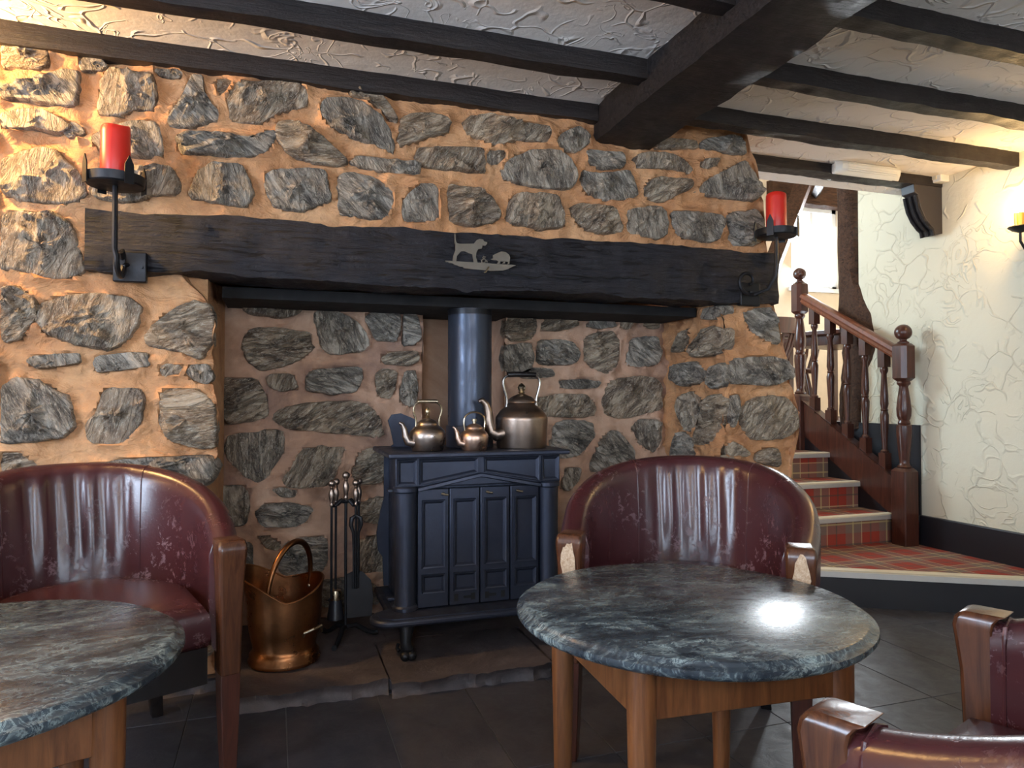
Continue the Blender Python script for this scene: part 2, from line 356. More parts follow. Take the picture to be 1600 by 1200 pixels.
# ------------------------------------------------------------------ stone wall
def resample(poly, n):
    for _ in range(2):
        q = []
        for i in range(len(poly)):
            a = poly[i]; b = poly[(i+1) % len(poly)]
            q += [(a[0]*.87+b[0]*.13, a[1]*.87+b[1]*.13), (a[0]*.13+b[0]*.87, a[1]*.13+b[1]*.87)]
        poly = q
    L = [0]
    for i in range(len(poly)):
        a = poly[i]; b = poly[(i+1) % len(poly)]; L.append(L[-1]+math.hypot(a[0]-b[0], a[1]-b[1]))
    out = []; j = 0
    for k in range(n):
        d = L[-1]*k/n
        while L[j+1] < d: j += 1
        t = (d-L[j])/max(1e-9, L[j+1]-L[j]); a = poly[j]; b = poly[(j+1) % len(poly)]
        out.append((a[0]+(b[0]-a[0])*t, a[1]+(b[1]-a[1])*t))
    return out
def stone(poly, place, h, seed, parent):
    """one rough stone; poly in wall coordinates (u, v), place(u, v, w) to world"""
    rnd = random.Random(seed); N = 46
    cx = sum(p[0] for p in poly)/len(poly); cy = sum(p[1] for p in poly)/len(poly)
    P = resample(poly, N); size = math.sqrt(sum((p[0]-cx)**2+(p[1]-cy)**2 for p in P)/N)
    h = min(h, size*.62)
    Q = []
    for (u, v) in P:
        k = 1.05 + .06*fbm((u*26+seed, v*26, seed*.7), 4)
        Q.append((cx+(u-cx)*k, cy+(v-cy)*k))
    planes = []
    for k in range(4):
        a = rnd.uniform(0, 2*PI); sl = rnd.uniform(.3, 1.0); planes.append((math.cos(a)*sl, math.sin(a)*sl, h*rnd.uniform(.75, 1.2)))
    rings = [(1.04, -.035), (1.02, -.01), (1.0, .30), (.975, .60), (.93, .82), (.84, .93), (.72, .98), (.60, 1.0), (.47, 1.0), (.34, 1.0), (.21, 1.0), (.09, 1.0)]
    ang = rnd.uniform(-.5, .5); ca, sa = math.cos(ang), math.sin(ang)
    def hgt(u, v, base):
        w = h*base
        for a, b, c in planes: w = min(w, max(.25*h*base, c - a*(u-cx) - b*(v-cy)))
        uu = (u*ca+v*sa); vv = (-u*sa+v*ca)
        r = 1-abs(fbm((uu*14+seed, vv*34, seed), 4))*2
        w += (.022*fbm((u*15, v*15, seed*3.1), 5) + .013*(r-.6)) * min(1, base*1.2)
        return max(w, .026*min(1, base*1.5)) if h > .03 else max(w, .016*min(1, base*1.5))
    vs = []
    for s, b in rings:
        for (u, v) in Q:
            uu = cx+(u-cx)*s; vv = cy+(v-cy)*s
            vs.append(place(uu, vv, b if b < 0 else hgt(uu, vv, b)))
    vs.append(place(cx, cy, hgt(cx, cy, 1)))
    m = len(rings); fs = [(i*N+k, i*N+(k+1) % N, (i+1)*N+(k+1) % N, (i+1)*N+k) for i in range(m-1) for k in range(N)]
    fs += [((m-1)*N+k, (m-1)*N+(k+1) % N, m*N) for k in range(N)]
    return MB().add(vs, fs).build('stone', 'stone', parent, angle=50)

FRONT_PX = '''0 66 32 66 76 78 74 96 60 105 0 102|121 95 135 80 150 82 166 98 158 106 124 106|0 136 52 120 100 105 120 108 120 132 114 165 80 160 40 152 0 150
160 112 170 106 236 112 242 128 244 160 236 172 210 168 178 180 150 172|236 104 280 106 286 114 276 120 248 116|298 116 316 116 318 140 328 158 342 172 340 188 290 196 262 192 262 180 280 158
338 122 352 120 366 124 352 138 340 148|356 146 376 128 416 124 470 128 482 142 478 164 440 172 408 190 364 188 358 168|0 176 30 168 64 168 96 184 112 196 96 206 50 198 0 198
92 200 112 186 124 194 132 206 106 214|160 200 200 188 244 188 252 210 252 240 230 246 204 240 160 236 140 214|0 248 40 232 82 228 110 258 130 280 132 306 100 316 40 312 0 300
140 300 150 276 210 258 262 258 280 284 278 302 230 304 204 316 160 308|276 218 288 208 340 206 398 214 424 200 432 216 412 238 380 244 330 240 284 240|294 298 308 268 330 252 374 254 390 276 396 302 386 322 340 316 300 308
412 272 430 264 506 262 516 290 514 312 470 328 432 320 416 296|532 270 552 268 590 278 612 296 618 310 606 342 532 334 530 300|430 196 446 184 486 200 520 226 546 250 530 256 490 250 452 240 434 216
500 168 504 152 540 150 568 158 596 178 612 206 616 238 590 226 548 212 516 196 504 182|546 140 560 136 590 140 606 156 622 182 616 190 594 168 568 152 548 148|548 252 560 242 596 246 640 252 658 254 656 272 640 272 590 266 560 258
622 220 628 184 640 176 672 174 696 180 706 190 700 206 670 212 640 222 626 228|728 192 736 180 770 176 784 186 820 190 864 196 864 210 856 222 830 218 800 218 774 228 752 212 730 208|650 242 656 230 680 228 720 228 756 230 760 252 758 268 730 266 680 262 656 256
762 234 790 232 794 240 782 254 764 258|784 264 800 246 830 234 870 230 896 250 904 276 890 292 850 292 810 284 788 276|868 222 880 206 908 196 924 208 922 224 904 236 886 234|628 316 640 300 654 288 676 284 686 296 684 312 688 340 660 346 632 344 628 332
702 318 704 284 720 290 752 292 774 312 786 338 770 346 740 350 706 344|796 338 800 310 814 300 872 302 882 330 884 352 850 356 800 346|918 236 924 232 950 236 976 236 980 250 972 262 940 262 922 252|912 264 920 268 950 270 984 264 994 282 998 306 970 312 942 312 914 296
898 320 908 316 940 320 964 324 972 346 976 362 940 364 910 352 900 336|982 340 984 328 1006 322 1038 324 1046 340 1046 366 1030 372 984 364|996 246 1010 236 1050 238 1070 248 1084 264 1078 272 1050 262 1000 262|1008 296 1020 280 1034 274 1060 278 1086 282 1080 294 1056 306 1036 316 1014 308
1028 224 1040 214 1090 218 1094 230 1060 232 1030 230|1096 222 1110 214 1156 210 1168 230 1168 240 1140 236 1104 232|1094 254 1104 246 1128 246 1122 258 1104 264|1086 298 1104 282 1140 264 1166 250 1180 268 1194 296 1184 312 1150 310 1110 304
1052 330 1072 330 1130 334 1134 346 1128 372 1112 378 1066 368 1056 350|1140 332 1186 326 1196 350 1196 372 1180 384 1150 382 1142 356
-70 90 -20 84 -8 110 -14 140 -60 150 -80 120|-90 190 -20 180 -8 220 -30 250 -90 245|-80 300 -14 290 -10 330 -20 360 -90 350|-90 560 -14 550 -10 600 -30 640 -90 640
0 338 20 330 90 332 110 350 116 372 130 420 104 434 60 430 20 418 0 420|0 446 30 450 56 470 60 490 44 510 26 532 0 532|52 492 64 472 110 460 150 458 200 464 218 480 216 496 196 530 166 546 120 538 70 520
222 528 240 506 262 488 300 468 326 476 332 500 330 540 312 560 280 548 240 540|40 564 50 556 90 552 122 552 124 566 90 572 56 576|144 570 150 556 200 550 230 552 232 572 190 578 150 582|248 574 256 568 284 570 282 582 252 590
288 582 298 570 326 568 334 590 324 602 302 594|0 608 20 592 40 590 80 608 106 624 112 670 90 684 50 690 10 692 0 690|130 666 150 644 160 612 170 606 216 608 224 624 220 660 196 688 182 696 140 690|250 660 250 612 280 606 314 612 336 636 337 698 312 702 270 690 256 676
0 708 30 708 56 726 60 742 0 742|130 728 170 722 220 714 290 714 326 712 337 730 326 752 298 776 240 762 140 748 100 738|200 790 260 782 320 790 334 812 326 850 260 846 210 830|100 800 180 800 190 850 120 856 90 830
220 880 300 866 334 880 336 940 300 950 230 940|60 890 190 880 200 940 80 950|240 968 330 962 334 1020 300 1040 236 1030|80 980 210 970 220 1030 90 1040|-60 820 60 810 70 870 -50 880
1160 490 1180 482 1206 480 1216 500 1222 530 1216 540 1190 530 1172 510|1136 580 1150 560 1206 556 1230 564 1232 590 1210 602 1160 600 1138 600|1162 644 1170 630 1200 618 1230 620 1248 640 1248 672 1226 684 1180 688 1164 664|1140 700 1150 690 1164 698 1174 706 1170 714 1142 712
1184 712 1196 704 1218 700 1224 724 1218 730 1186 722|1142 620 1156 616 1160 640 1150 670 1140 660|1140 780 1200 770 1216 800 1200 840 1146 836|1144 880 1210 870 1216 930 1150 936'''
BACK_PX = '''380 480 400 462 470 460 476 474 466 490 440 496 390 490|380 530 392 514 430 512 486 520 486 548 470 560 440 572 408 578 382 556|490 490 510 478 530 488 556 500 574 520 578 540 560 550 506 552 498 520|566 494 590 484 626 486 626 520 618 534 586 530 578 510
632 488 650 486 658 510 660 528 648 538 630 540|340 600 352 592 400 592 416 620 420 650 390 660 356 662 342 640|416 590 424 584 456 584 466 606 440 612 420 604|480 590 490 578 540 574 566 574 568 590 556 612 520 616 480 610
588 584 600 576 622 580 618 606 610 624 590 618|622 620 634 580 650 580 654 602 652 634 636 634|592 560 610 550 654 548 656 562 640 572 600 568|430 660 440 640 480 630 540 628 576 630 590 650 600 676 590 684 520 676 450 670
350 700 360 680 440 672 446 690 440 710 420 740 404 756 380 740 356 720|440 750 456 730 470 704 500 698 542 700 530 724 518 756 490 764 450 762|550 740 560 710 576 700 596 702 604 730 598 756 560 756|340 770 346 760 384 760 390 786 384 820 350 826 342 810
424 766 440 762 466 768 460 778 440 778|398 804 412 790 450 786 490 794 480 814 460 824 410 824|402 838 420 840 440 852 436 862 416 858|436 880 446 852 470 842 510 840 512 880 500 896 450 900 436 894
556 846 600 836 606 870 600 894 566 896 556 870|556 790 600 776 606 800 600 820 570 816|350 846 392 850 396 890 352 896|480 910 540 906 590 915 600 940 540 950 480 944
792 500 806 486 836 490 840 514 830 530 800 534 790 520|790 540 830 534 836 560 830 580 798 590 788 566|846 508 856 496 900 496 906 508 880 516 848 516|920 510 926 498 960 500 966 510 940 513|970 512 972 492 984 490 992 504 986 514
1008 506 1014 496 1030 496 1034 512 1020 514|838 562 842 536 850 530 896 532 908 552 902 568 850 570|916 560 918 528 934 520 960 518 970 534 966 570 950 584 926 572|980 560 984 532 1000 526 1030 526 1036 556 1028 570 1000 574 982 572
814 582 830 574 866 576 868 588 840 592 816 590|874 600 880 594 910 592 940 596 936 606 900 608 878 606|840 634 844 622 870 616 916 616 932 634 930 650 900 652 850 650|946 620 954 598 976 590 1000 588 1032 592 1036 602 1036 638 1010 646 976 654 954 648 946 634
862 690 866 664 890 656 930 662 928 684 906 712 880 716 862 712|986 668 1000 656 1034 656 1034 690 1022 708 1000 692|926 722 940 690 956 672 970 676 990 700 996 722 980 732 940 738 926 736|880 760 886 732 910 732 906 752 890 768|950 760 1010 750 1020 800 960 810'''
JAMB_PX = '''1044 550 1056 522 1076 512 1070 530 1060 550|1070 548 1082 530 1108 508 1126 516 1126 540 1114 554 1080 558|1092 498 1096 482 1124 476 1126 488 1112 500|1042 592 1044 572 1080 564 1092 580 1090 596 1060 604|1098 600 1104 574 1126 566 1128 600 1110 608
1052 640 1056 620 1074 612 1088 626 1092 656 1078 676 1062 664|1078 690 1090 650 1100 622 1114 616 1126 628 1122 660 1110 690 1090 696|1044 708 1050 682 1064 674 1080 690 1078 712 1046 716|1094 720 1126 712 1128 760 1098 770'''
def polys(txt): return [[(float(a), float(b)) for a, b in zip(*[iter(p.split())]*2)] for line in txt.split('\n') for p in line.split('|')]
front = [[(lambda q: (q.x, q.z))(at(x, y, 'y', D-.03)) for x, y in p] for p in polys(FRONT_PX)]
back = [[(lambda q: (q.x, q.z))(at(x, y, 'y', YB-.03)) for x, y in p] for p in polys(BACK_PX)]
jamb = [[(lambda q: (q.y, q.z))(at(x, y, 'x', XJ-.03)) for x, y in p] for p in polys(JAMB_PX)]

def mortar_height(U, V, plist, seed):
    """relief of the mortar bed: swelling up to every stone, sunk under it"""
    n = len(U); d = np.full(n, 9.0); inside = np.zeros(n, bool)
    for P in plist:
        A = np.array(resample(P, 26)); lo = A.min(0)-.06; hi = A.max(0)+.06
        idx = np.where((U > lo[0]) & (U < hi[0]) & (V > lo[1]) & (V < hi[1]))[0]
        if len(idx) == 0: continue
        u = U[idx]; v = V[idx]; dm = np.full(len(idx), 9.0); ins = np.zeros(len(idx), bool)
        for i in range(len(A)):
            a = A[i]; b = A[(i+1) % len(A)]; e = b-a; t = np.clip(((u-a[0])*e[0]+(v-a[1])*e[1])/max(1e-9, e@e), 0, 1)
            dm = np.minimum(dm, np.hypot(u-a[0]-t*e[0], v-a[1]-t*e[1]))
            c = ((a[1] > v) != (b[1] > v)) & (u < (b[0]-a[0])*(v-a[1])/(b[1]-a[1]+1e-12)+a[0]); ins ^= c
        d[idx] = np.minimum(d[idx], dm); inside[idx] |= ins
    w = np.array([.026*fbm((u*3.2, v*3.2, seed), 3) + .012*fbm((u*9, v*14, seed+5), 4) + .010*max(0, .25-abs(fbm((u*6, v*8, seed+11), 3)))/.25 for u, v in zip(U, V)])
    w += np.where(inside, -.034*np.minimum(1, d/.012), .014*np.exp(-(d/.016)**2))
    return w
def wall_skin(mb, u0, u1, v0, v1, step, plist, place, seed, edge=None):
    nu = max(2, int((u1-u0)/step)); nv = max(2, int((v1-v0)/step))
    U = np.empty((nv+1)*(nu+1)); V = np.empty_like(U)
    for j in range(nv+1):
        v = v0+(v1-v0)*j/nv; ue = edge(v) if edge else u1
        for i in range(nu+1): U[j*(nu+1)+i] = u0+(ue-u0)*i/nu; V[j*(nu+1)+i] = v
    W = mortar_height(U, V, plist, seed)
    mb.add([place(u, v, x) for u, v, x in zip(U, V, W)], [(j*(nu+1)+i, j*(nu+1)+i+1, (j+1)*(nu+1)+i+1, (j+1)*(nu+1)+i) for j in range(nv) for i in range(nu)])
EDGE = [(0, 2.20), (.55, 2.20), (.70, 2.23), (.86, 2.27), (.98, 2.25), (1.12, 2.20), (1.30, 2.17), (1.42, 2.13), (1.65, 2.10), (1.85, 2.08), (2.02, 2.05), (2.14, 2.0), (2.4, 1.98)]
def xedge(z):
    for (a, x), (b, y) in zip(EDGE, EDGE[1:]):
        if a <= z <= b: return x+(y-x)*(z-a)/(b-a) + .012*fbm((z*9, 3, 1), 3)
    return 2.0
LEDGE = [(0, -.20), (.55, -.20), (.62, -.24), (.70, -.215), (.80, -.19), (1.0, -.195), (1.06, -.22), (1.12, -.20), (1.3, -.205), (1.36, -.25), (1.42, -.31), (1.6, -.33)]
def ledge(z):
    for (a, x), (b, y) in zip(LEDGE, LEDGE[1:]):
        if a <= z <= b: return x+(y-x)*(z-a)/(b-a) + .014*fbm((z*9, 7, 1), 3)
    return -.2
pf = lambda u, v, w: Vector((u, D-w, v)); pb = lambda u, v, w: Vector((u, YB-w, v)); pj = lambda u, v, w: Vector((XJ-w, u, v))
mb = MB()
wall_skin(mb, XW, 2.1, ZL+.03, ZC+.01, .0135, front, pf, 1, xedge)
wall_skin(mb, XW, XL, 0, ZL+.03, .0135, front, pf, 1, ledge)
wall_skin(mb, XJ, 2.2, 0, ZL+.03, .012, front, pf, 1, xedge)
mb.grid(lambda u, v: Vector((xedge(v*(ZC+.01)), D-.02+u*.50, v*(ZC+.01))), 6, 60)      # end of the wall by the stairs
mb.grid(lambda u, v: Vector((ledge(v*(ZL+.03))*(1-u)+XL*u-.02*(1-u)**4*0+.03*fbm((u*4, v*5, 2), 3)*u*(1-u), D-.015+u*(YB-D), v*(ZL+.03))), 14, 60)   # left jamb
wb = struct(mb.build('wall_back', 'mortar', None, angle=60, fix=False), 'rubble stone fireplace wall bedded in orange mortar', 'wall')
MB().box((XW, D+.06, 0), (XL-.03, YB+.3, ZC)).box((XJ+.05, D+.06, 0), (1.96, YB, ZC)).box((XL-.04, D+.2, ZL+.05), (1.96, YB+.3, ZC)).box((XL-.03, YB+.22, 0), (XJ+.06, YB+.3, ZL+.1)).build('wall_core', 'mortar', wb)
for i, p in enumerate(front): stone(p, pf, .046+.028*random.random(), i*3.7+1, wb)
for i, p in enumerate(jamb): pass
FX0, FX1 = .63, 1.02       # chimney recess behind the flue
mb = MB(); wall_skin(mb, XL-.02, FX0, 0, ZL, .0135, back, pb, 3); wall_skin(mb, FX1, XJ+.02, 0, ZL, .0135, back, pb, 3)
mb.grid(lambda u, v: Vector((FX0+.01*fbm((u, v*5, 8), 3), YB-.01+u*.22, v*ZL)), 4, 40); mb.grid(lambda u, v: Vector((FX1+.01*fbm((u, v*5, 9), 3), YB-.01+u*.22, v*ZL)), 4, 40)
mb.grid(lambda u, v: Vector((FX0-.02+u*(FX1-FX0+.04), YB+.19+.015*fbm((u*3, v*6, 4), 3), v*ZL)), 14, 40)
al = mb.build('alcove_wall', 'alcove_mortar', wb, angle=60, fix=False)
al['label'] = 'smoke-darkened stone back of the fireplace alcove'
for i, p in enumerate(back): stone(p, pb, .042+.025*random.random(), i*5.3+200, al)
mb = MB(); wall_skin(mb, D-.01, YB+.02, 0, ZL, .0135, jamb, pj, 6)
ja = mb.build('alcove_jamb', 'mortar', wb, angle=60, fix=False)
for i, p in enumerate(jamb): stone(p, pj, .042+.02*random.random(), i*4.1+400, ja)

# ------------------------------------------------------------------ beams
def rough_beam(name, a, b, axis, mat, seed, amp=.006, parent=None, nl=60, top=None):
    """hewn timber between corner points a and b, long axis 'x' or 'y', uneven faces"""
    ai = 'xyz'.index(axis); oth = [i for i in range(3) if i != ai]; ns = 6; rings = []
    for k in range(nl+1):
        t = k/nl; L = a[ai]+(b[ai]-a[ai])*t; ring = []
        c = [(a[i]+b[i])/2 for i in oth]; hs = [(b[i]-a[i])/2 for i in oth]
        pts = [(-1+2*i/ns, -1) for i in range(ns)]+[(1, -1+2*i/ns) for i in range(ns)]+[(1-2*i/ns, 1) for i in range(ns)]+[(-1, 1-2*i/ns) for i in range(ns)]
        for p, q in pts:
            if abs(p) == 1 and abs(q) == 1: p *= .985; q *= .985
            P = [0, 0, 0]; P[ai] = L; P[oth[0]] = c[0]+hs[0]*p; z1 = hs[1]
            P[oth[1]] = c[1]+hs[1]*q
            if top and q > 0: P[2] += top(L)*q
            n1 = fbm((P[0]*3+seed, P[1]*3, P[2]*3), 4); n2 = fbm((P[0]*3, P[1]*3+seed+9, P[2]*3), 4); n3 = fbm((P[0]*14, P[1]*14+seed, P[2]*14), 3)
            P[oth[0]] += amp*(n1+.5*n3)*abs(p); P[oth[1]] += amp*(n2+.5*n3)*abs(q); ring.append(Vector(P))
        rings.append(ring)
    return MB().ring_loft(rings).build(name, mat, parent, angle=45)
li = rough_beam('lintel_beam', (-.59, 2.62, 1.415), (2.125, 2.845, 1.618), 'x', 'lintel_timber', 4, .012, nl=110, top=lambda L: .022*smooth(-.5, 1.9, L))
tag(li, 'massive black hewn timber lintel spanning the stone fireplace opening', 'beam')
crk = MB()
for (xa, xb, za, sd) in ((.25, .72, 1.487, 1), (.66, 1.25, 1.475, 2), (1.05, 1.55, 1.487, 3)):
    crk.tube([(xa+(xb-xa)*k/24, 2.622+.002*math.sin(k), za+.01*fbm((k*.2, sd, 0), 3)) for k in range(25)], [.0008+.0028*math.sin(PI*k/24) for k in range(25)], 6)
crk.build('crack', 'dark_void', li)
pl = MB().box((XL+.01, 2.85, 1.37), (XJ-.03, YB+.15, 1.412)).build('closure_plate', 'dark_void'); tag(pl, 'sooty black plate closing the chimney behind the timber lintel', 'plate')
mb_ = rough_beam('ceiling_beam', (1.25, YF, 2.06), (1.525, 2.70, ZC+.03), 'y', 'black_timber', 2, .010, nl=80)
tag(mb_, 'thick black main beam running from the stone wall towards the viewer', 'beam')
J = [(2.635, 2.70), (2.222, 2.29), (1.715, 1.78), (1.26, 1.325), (.80, .865)]
JR = [(2.50, 2.565), (2.085, 2.155), (1.66, 1.73), (1.23, 1.30), (.80, .865)]
names = ['along the top of the stone wall', 'second from the stone wall', 'third from the stone wall', 'fourth from the stone wall', 'fifth from the stone wall']
nright = ['nearest the stairs', 'second from the stairs', 'third from the stairs', 'fourth from the stairs', 'fifth from the stairs']
for i in range(5):
    o = rough_beam('ceiling_joist', (XW, J[i][0], 2.128), (1.25, J[i][1], ZC+.02), 'x', 'joist_timber', 10+i, .006); tag(o, 'dark ceiling joist left of the main beam, '+names[i], 'joist', 'ceiling joists left of the main beam')
    o = rough_beam('ceiling_joist', (1.525, JR[i][0], 2.128), (XR-.002, JR[i][1], ZC+.02), 'x', 'joist_timber', 20+i, .006)
    tag(o, 'dark ceiling joist right of the main beam, '+nright[i], 'joist', 'ceiling joists right of the main beam')
o = rough_beam('trimmer_beam', (1.97, 2.93, 2.147), (XR-.002, 3.02, ZC+.02), 'x', 'joist_timber', 33, .005); tag(o, 'dark trimmer beam across the opening above the stairs', 'beam')
tr = MB().box((2.0, 3.02, 2.15), (XR+.1, 3.13, 3.95)).build('trim_1', 'ceiling_plaster'); struct(tr, 'plaster header above the stairs opening', 'trim')

# ------------------------------------------------------------------ stairs
PZ = .17
A = at(1285, 890, 'z', PZ); B = at(1600, 905, 'z', PZ); dirv = (B-A).normalized()
P0 = A - dirv*.22; P1 = Vector((XR-.002, A.y + (XR-A.x)*dirv.y/dirv.x, PZ))
st = thing('staircase', 'tartan carpeted stairs with pale nosings climbing behind the stone pier', 'staircase', (2.9, 3.3, 0))
YS = [3.17, 3.415, 3.66, 3.905]; ZS = [.335, .49, .645, .80]; XS0, XS1 = 2.30, 3.35
plat = [(P0.x, P0.y), (P1.x, P1.y), (XR-.002, 3.2), (P0.x, 3.2)]
MB().prism(plat, lambda u, v, w_: Vector((u, v, PZ-.012-w_)), .16).build('platform_riser', 'black_paint', st)
ins = [(P0.x, P0.y+.045), (P1.x, P1.y+.045), (XR-.002, 3.2), (P0.x, 3.2)]
MB().prism(ins, lambda u, v, w_: Vector((u, v, PZ-w_)), .012).build('platform_carpet', 'tartan_carpet', st)
nn = Vector((dirv.y, -dirv.x, 0)); nn = nn if nn.y < 0 else -nn
def strip(a, b, n, wdt, z0, z1): 
    q = [a, b, b-n*wdt, a-n*wdt]; return MB().prism([(p.x, p.y) for p in q], lambda u, v, w_: Vector((u, v, z1-w_)), z1-z0)
a0 = Vector((P0.x, P0.y, 0)); b0 = Vector((P1.x, P1.y, 0))
strip(a0+nn*.012, b0+nn*.012, nn, .055, PZ-.004, PZ+.004).build('nosing', 'nosing_cream', st)
strip(a0+nn*.016, b0+nn*.016, nn, .02, PZ-.030, PZ-.004).build('nosing_edge', 'nosing_metal', st)
for i, (y, z) in enumerate(zip(YS, ZS)):
    zb = ([PZ]+ZS)[i]; y2 = YS[i+1] if i < 3 else 3.96
    MB().box((XS0, y+.012, zb), (XS1, y+.03, z-.012)).build('riser', 'tartan_carpet', st)
    MB().box((XS0, y+.03, z-.012), (XS1, y2+.02, z)).build('tread', 'tartan_carpet', st)
    MB().box((XS0, y-.012, z-.004), (XS1, y+.035, z+.003)).build('nosing', 'nosing_cream', st)
    MB().box((XS0, y-.014, z-.028), (XS1, y-.002, z-.004)).build('nosing_edge', 'nosing_metal', st)
    MB().box((XS0, y+.03, 0), (XS1, y2+.04, z-.013)).build('step_core', 'black_paint', st)
uf = struct(MB().box((1.3, 3.94, .6), (7.0, 6.3, .795)).build('floor_upper', 'old_oak'), 'floor of the raised dining room', 'floor')
dp = MB().box((XR-.012, 3.08, PZ), (XR+.15, 3.75, .84)).box((3.385, 3.2, 0), (XR, 3.75, .30)).build('trim_2', 'black_paint'); struct(dp, 'black painted dado panel beside the stairs', 'trim')
sk = MB().box((XR-.022, P1.y-.05, PZ-.01), (XR+.01, 3.08, PZ+.165)).build('baseboard_right', 'black_paint', None, .004); struct(sk, 'tall black skirting board on the plaster wall', 'baseboard')
sk2 = MB().box((XR-.022, YF, 0), (XR+.01, P1.y, .16)).build('baseboard_front', 'black_paint', None, .004); struct(sk2, 'black skirting board beyond the carpeted platform', 'baseboard')

bal = thing('stair_balustrade', 'dark turned wooden balustrade with ball-topped newels along the stairs', 'balustrade', (3.39, 3.15, PZ))
def oct_block(mb, x, y, z0, z1, h, ch=.012):
    def ring(z, s):
        a = h*s; c = ch
        return [Vector((x+p, y+q, z)) for p, q in ((-a+c, -a), (a-c, -a), (a, -a+c), (a, a-c), (a-c, a), (-a+c, a), (-a, a-c), (-a, -a+c))]
    mb.ring_loft([ring(z0, 1), ring(z1-h*.35, 1), ring(z1, .72)] if ch < .02 else [ring(z0, .75), ring(z0+h*.3, 1), ring(z1-h*.3, 1), ring(z1, .75)])
def newel(x, y, z0, zb, zt0, zt1, ball, h):
    m = MB(); oct_block(m, x, y, z0, zb, h, .006)
    L = zt0-zb; pr = [(.72, 0), (.80, .015), (.62, .03), (.50, .06), (.55, .10), (.72, .30), (.80, .42), (.78, .485), (.60, .50), (.66, .515), (.60, .53), (.55, .545), (.74, .60), (.78, .68), (.62, .82), (.46, .93), (.52, .945), (.68, .96), (.72, .975), (.66, .99), (.7, 1.0)]
    m.lathe([(r*h*1.0, zb+L*t) for r, t in pr], (x, y, 0), 24)
    oct_block(m, x, y, zt0, zt1, h, .021)
    o = m.build('newel_post', 'mahogany', bal, angle=35)
    b = MB().lathe([(h*.6, zt1), (h*.62, zt1+.008), (h*.36, zt1+.016), (h*.40, zt1+.024)] + [(r, z) for r, z in sphere_prof(ball, zt1+.02+ball*.93) if z > zt1+.024], (x, y, 0), 24).build('ball_finial', 'mahogany', o)
NX = 3.36
newel(NX, 3.10, PZ, .60, 1.09, 1.30, .046, .050)
newel(NX, 3.93, .60, 1.02, 1.56, 1.77, .043, .048)
r0 = Vector((NX, 3.90, 1.665)); r1 = Vector((NX, 3.13, 1.245))
rp = [(-.034, -.02), (-.028, -.034), (.028, -.034), (.034, -.02), (.028, -.006), (.036, .008), (.030, .028), (.014, .038), (-.014, .038), (-.030, .028), (-.036, .008), (-.028, -.006)]
MB().ring_loft([[p + Vector((u, 0, v)) for u, v in rp] for p in (r0, r1)]).build('handrail', 'rail_wood', bal)
MB().prism([(3.15, .02), (3.15, .36), (3.90, .80), (3.95, .80), (3.95, .02)], lambda u, v, w_: Vector((XS1+.001+w_, u, v)), .008).build('spandrel_panel', 'black_paint', bal)
s0 = Vector((NX, 3.88, .86)); s1 = Vector((NX, 3.13, .42))
MB().ring_loft([[p + Vector((u, 0, v)) for u, v in ((-.018, -.12), (.018, -.12), (.018, .10), (.03, .115), (-.03, .115), (-.018, .10))] for p in (s0, s1)]).build('stair_string', 'mahogany', bal)
for k in range(5):
    t = (k+.75)/5.5; y = 3.90-t*.77; zt = r0.z+(r1.z-r0.z)*t-.03; zb = .86+(.42-.86)*t+.115
    m = MB(); h = .024; m.box((NX-h, y-h, zb-.02), (NX+h, y+h, zb+.08)); m.box((NX-h, y-h, zt-.10), (NX+h, y+h, zt+.012))
    a, b = zb+.08, zt-.10; L = b-a
    m.lathe([(r*h, a+L*q) for r, q in [(.9, 0), (.95, .02), (.6, .04), (.62, .1), (.95, .36), (1.0, .44), (.72, .485), (.9, .5), (.7, .515), (.95, .57), (.9, .66), (.6, .92), (.9, .95), (.95, .98), (.8, 1)]], (NX, y, 0), 16)
    m.build('baluster', 'mahogany', bal)

# rough timber post at the end of the plaster wall
rings = []
for k in range(40):
    t = k/39; z = .80+t*2.1
    wd = .13 + .20*math.exp(-((z-1.38)/.30)**2) + .05*smooth(1.3, .8, z); cy = 3.63 - .5*(wd-.13)
    ring = []
    for q in range(20):
        a = 2*PI*q/20; rr = 1+.16*fbm((math.cos(a)*1.5, math.sin(a)*1.5, z*3), 4); ring.append(Vector((XR+.035+.07*math.cos(a)*rr, cy+wd*.5*math.sin(a)*rr, z)))
    rings.append(ring)
o = MB().ring_loft(rings).build('timber_post', 'old_oak', None, angle=40); tag(o, 'gnarled old oak post standing at the end of the plaster wall', 'post')

# ------------------------------------------------------------------ raised dining room seen through the opening
UY = 6.0
wa = at(1236, 345, 'y', UY); wbq = at(1312, 453, 'y', UY); X0, X1, Z0, Z1 = wa.x, wbq.x, wbq.z, at(1236, 318, 'y', UY).z
m = MB()
for a, b in (((1.2, .7), (X0, 4.4)), ((X1, .7), (7.2, 4.4)), ((X0, .7), (X1, Z0)), ((X0, Z1), (X1, 4.4))): m.box((a[0], UY, a[1]), (b[0], UY+.2, b[1]))
struct(m.build('wall_upper', 'upper_plaster'), 'cream end wall of the raised dining room', 'wall')
struct(MB().box((1.1, 5.1, .7), (1.25, UY+.2, 4.4)).box((1.1, 3.3, .7), (1.25, 4.4, 4.4)).box((1.1, 4.4, .7), (1.25, 5.1, 1.7)).box((1.1, 4.4, 2.5), (1.25, 5.1, 4.4)).build('wall_upper_left', 'upper_plaster'), 'side wall of the raised dining room', 'wall')
struct(MB().box((7.0, 3.3, .7), (7.15, UY+.2, 4.4)).box((XR+.1, 3.3, .7), (7.15, 3.4, 4.4)).build('wall_upper_right', 'upper_plaster'), 'far side wall of the raised dining room', 'wall')
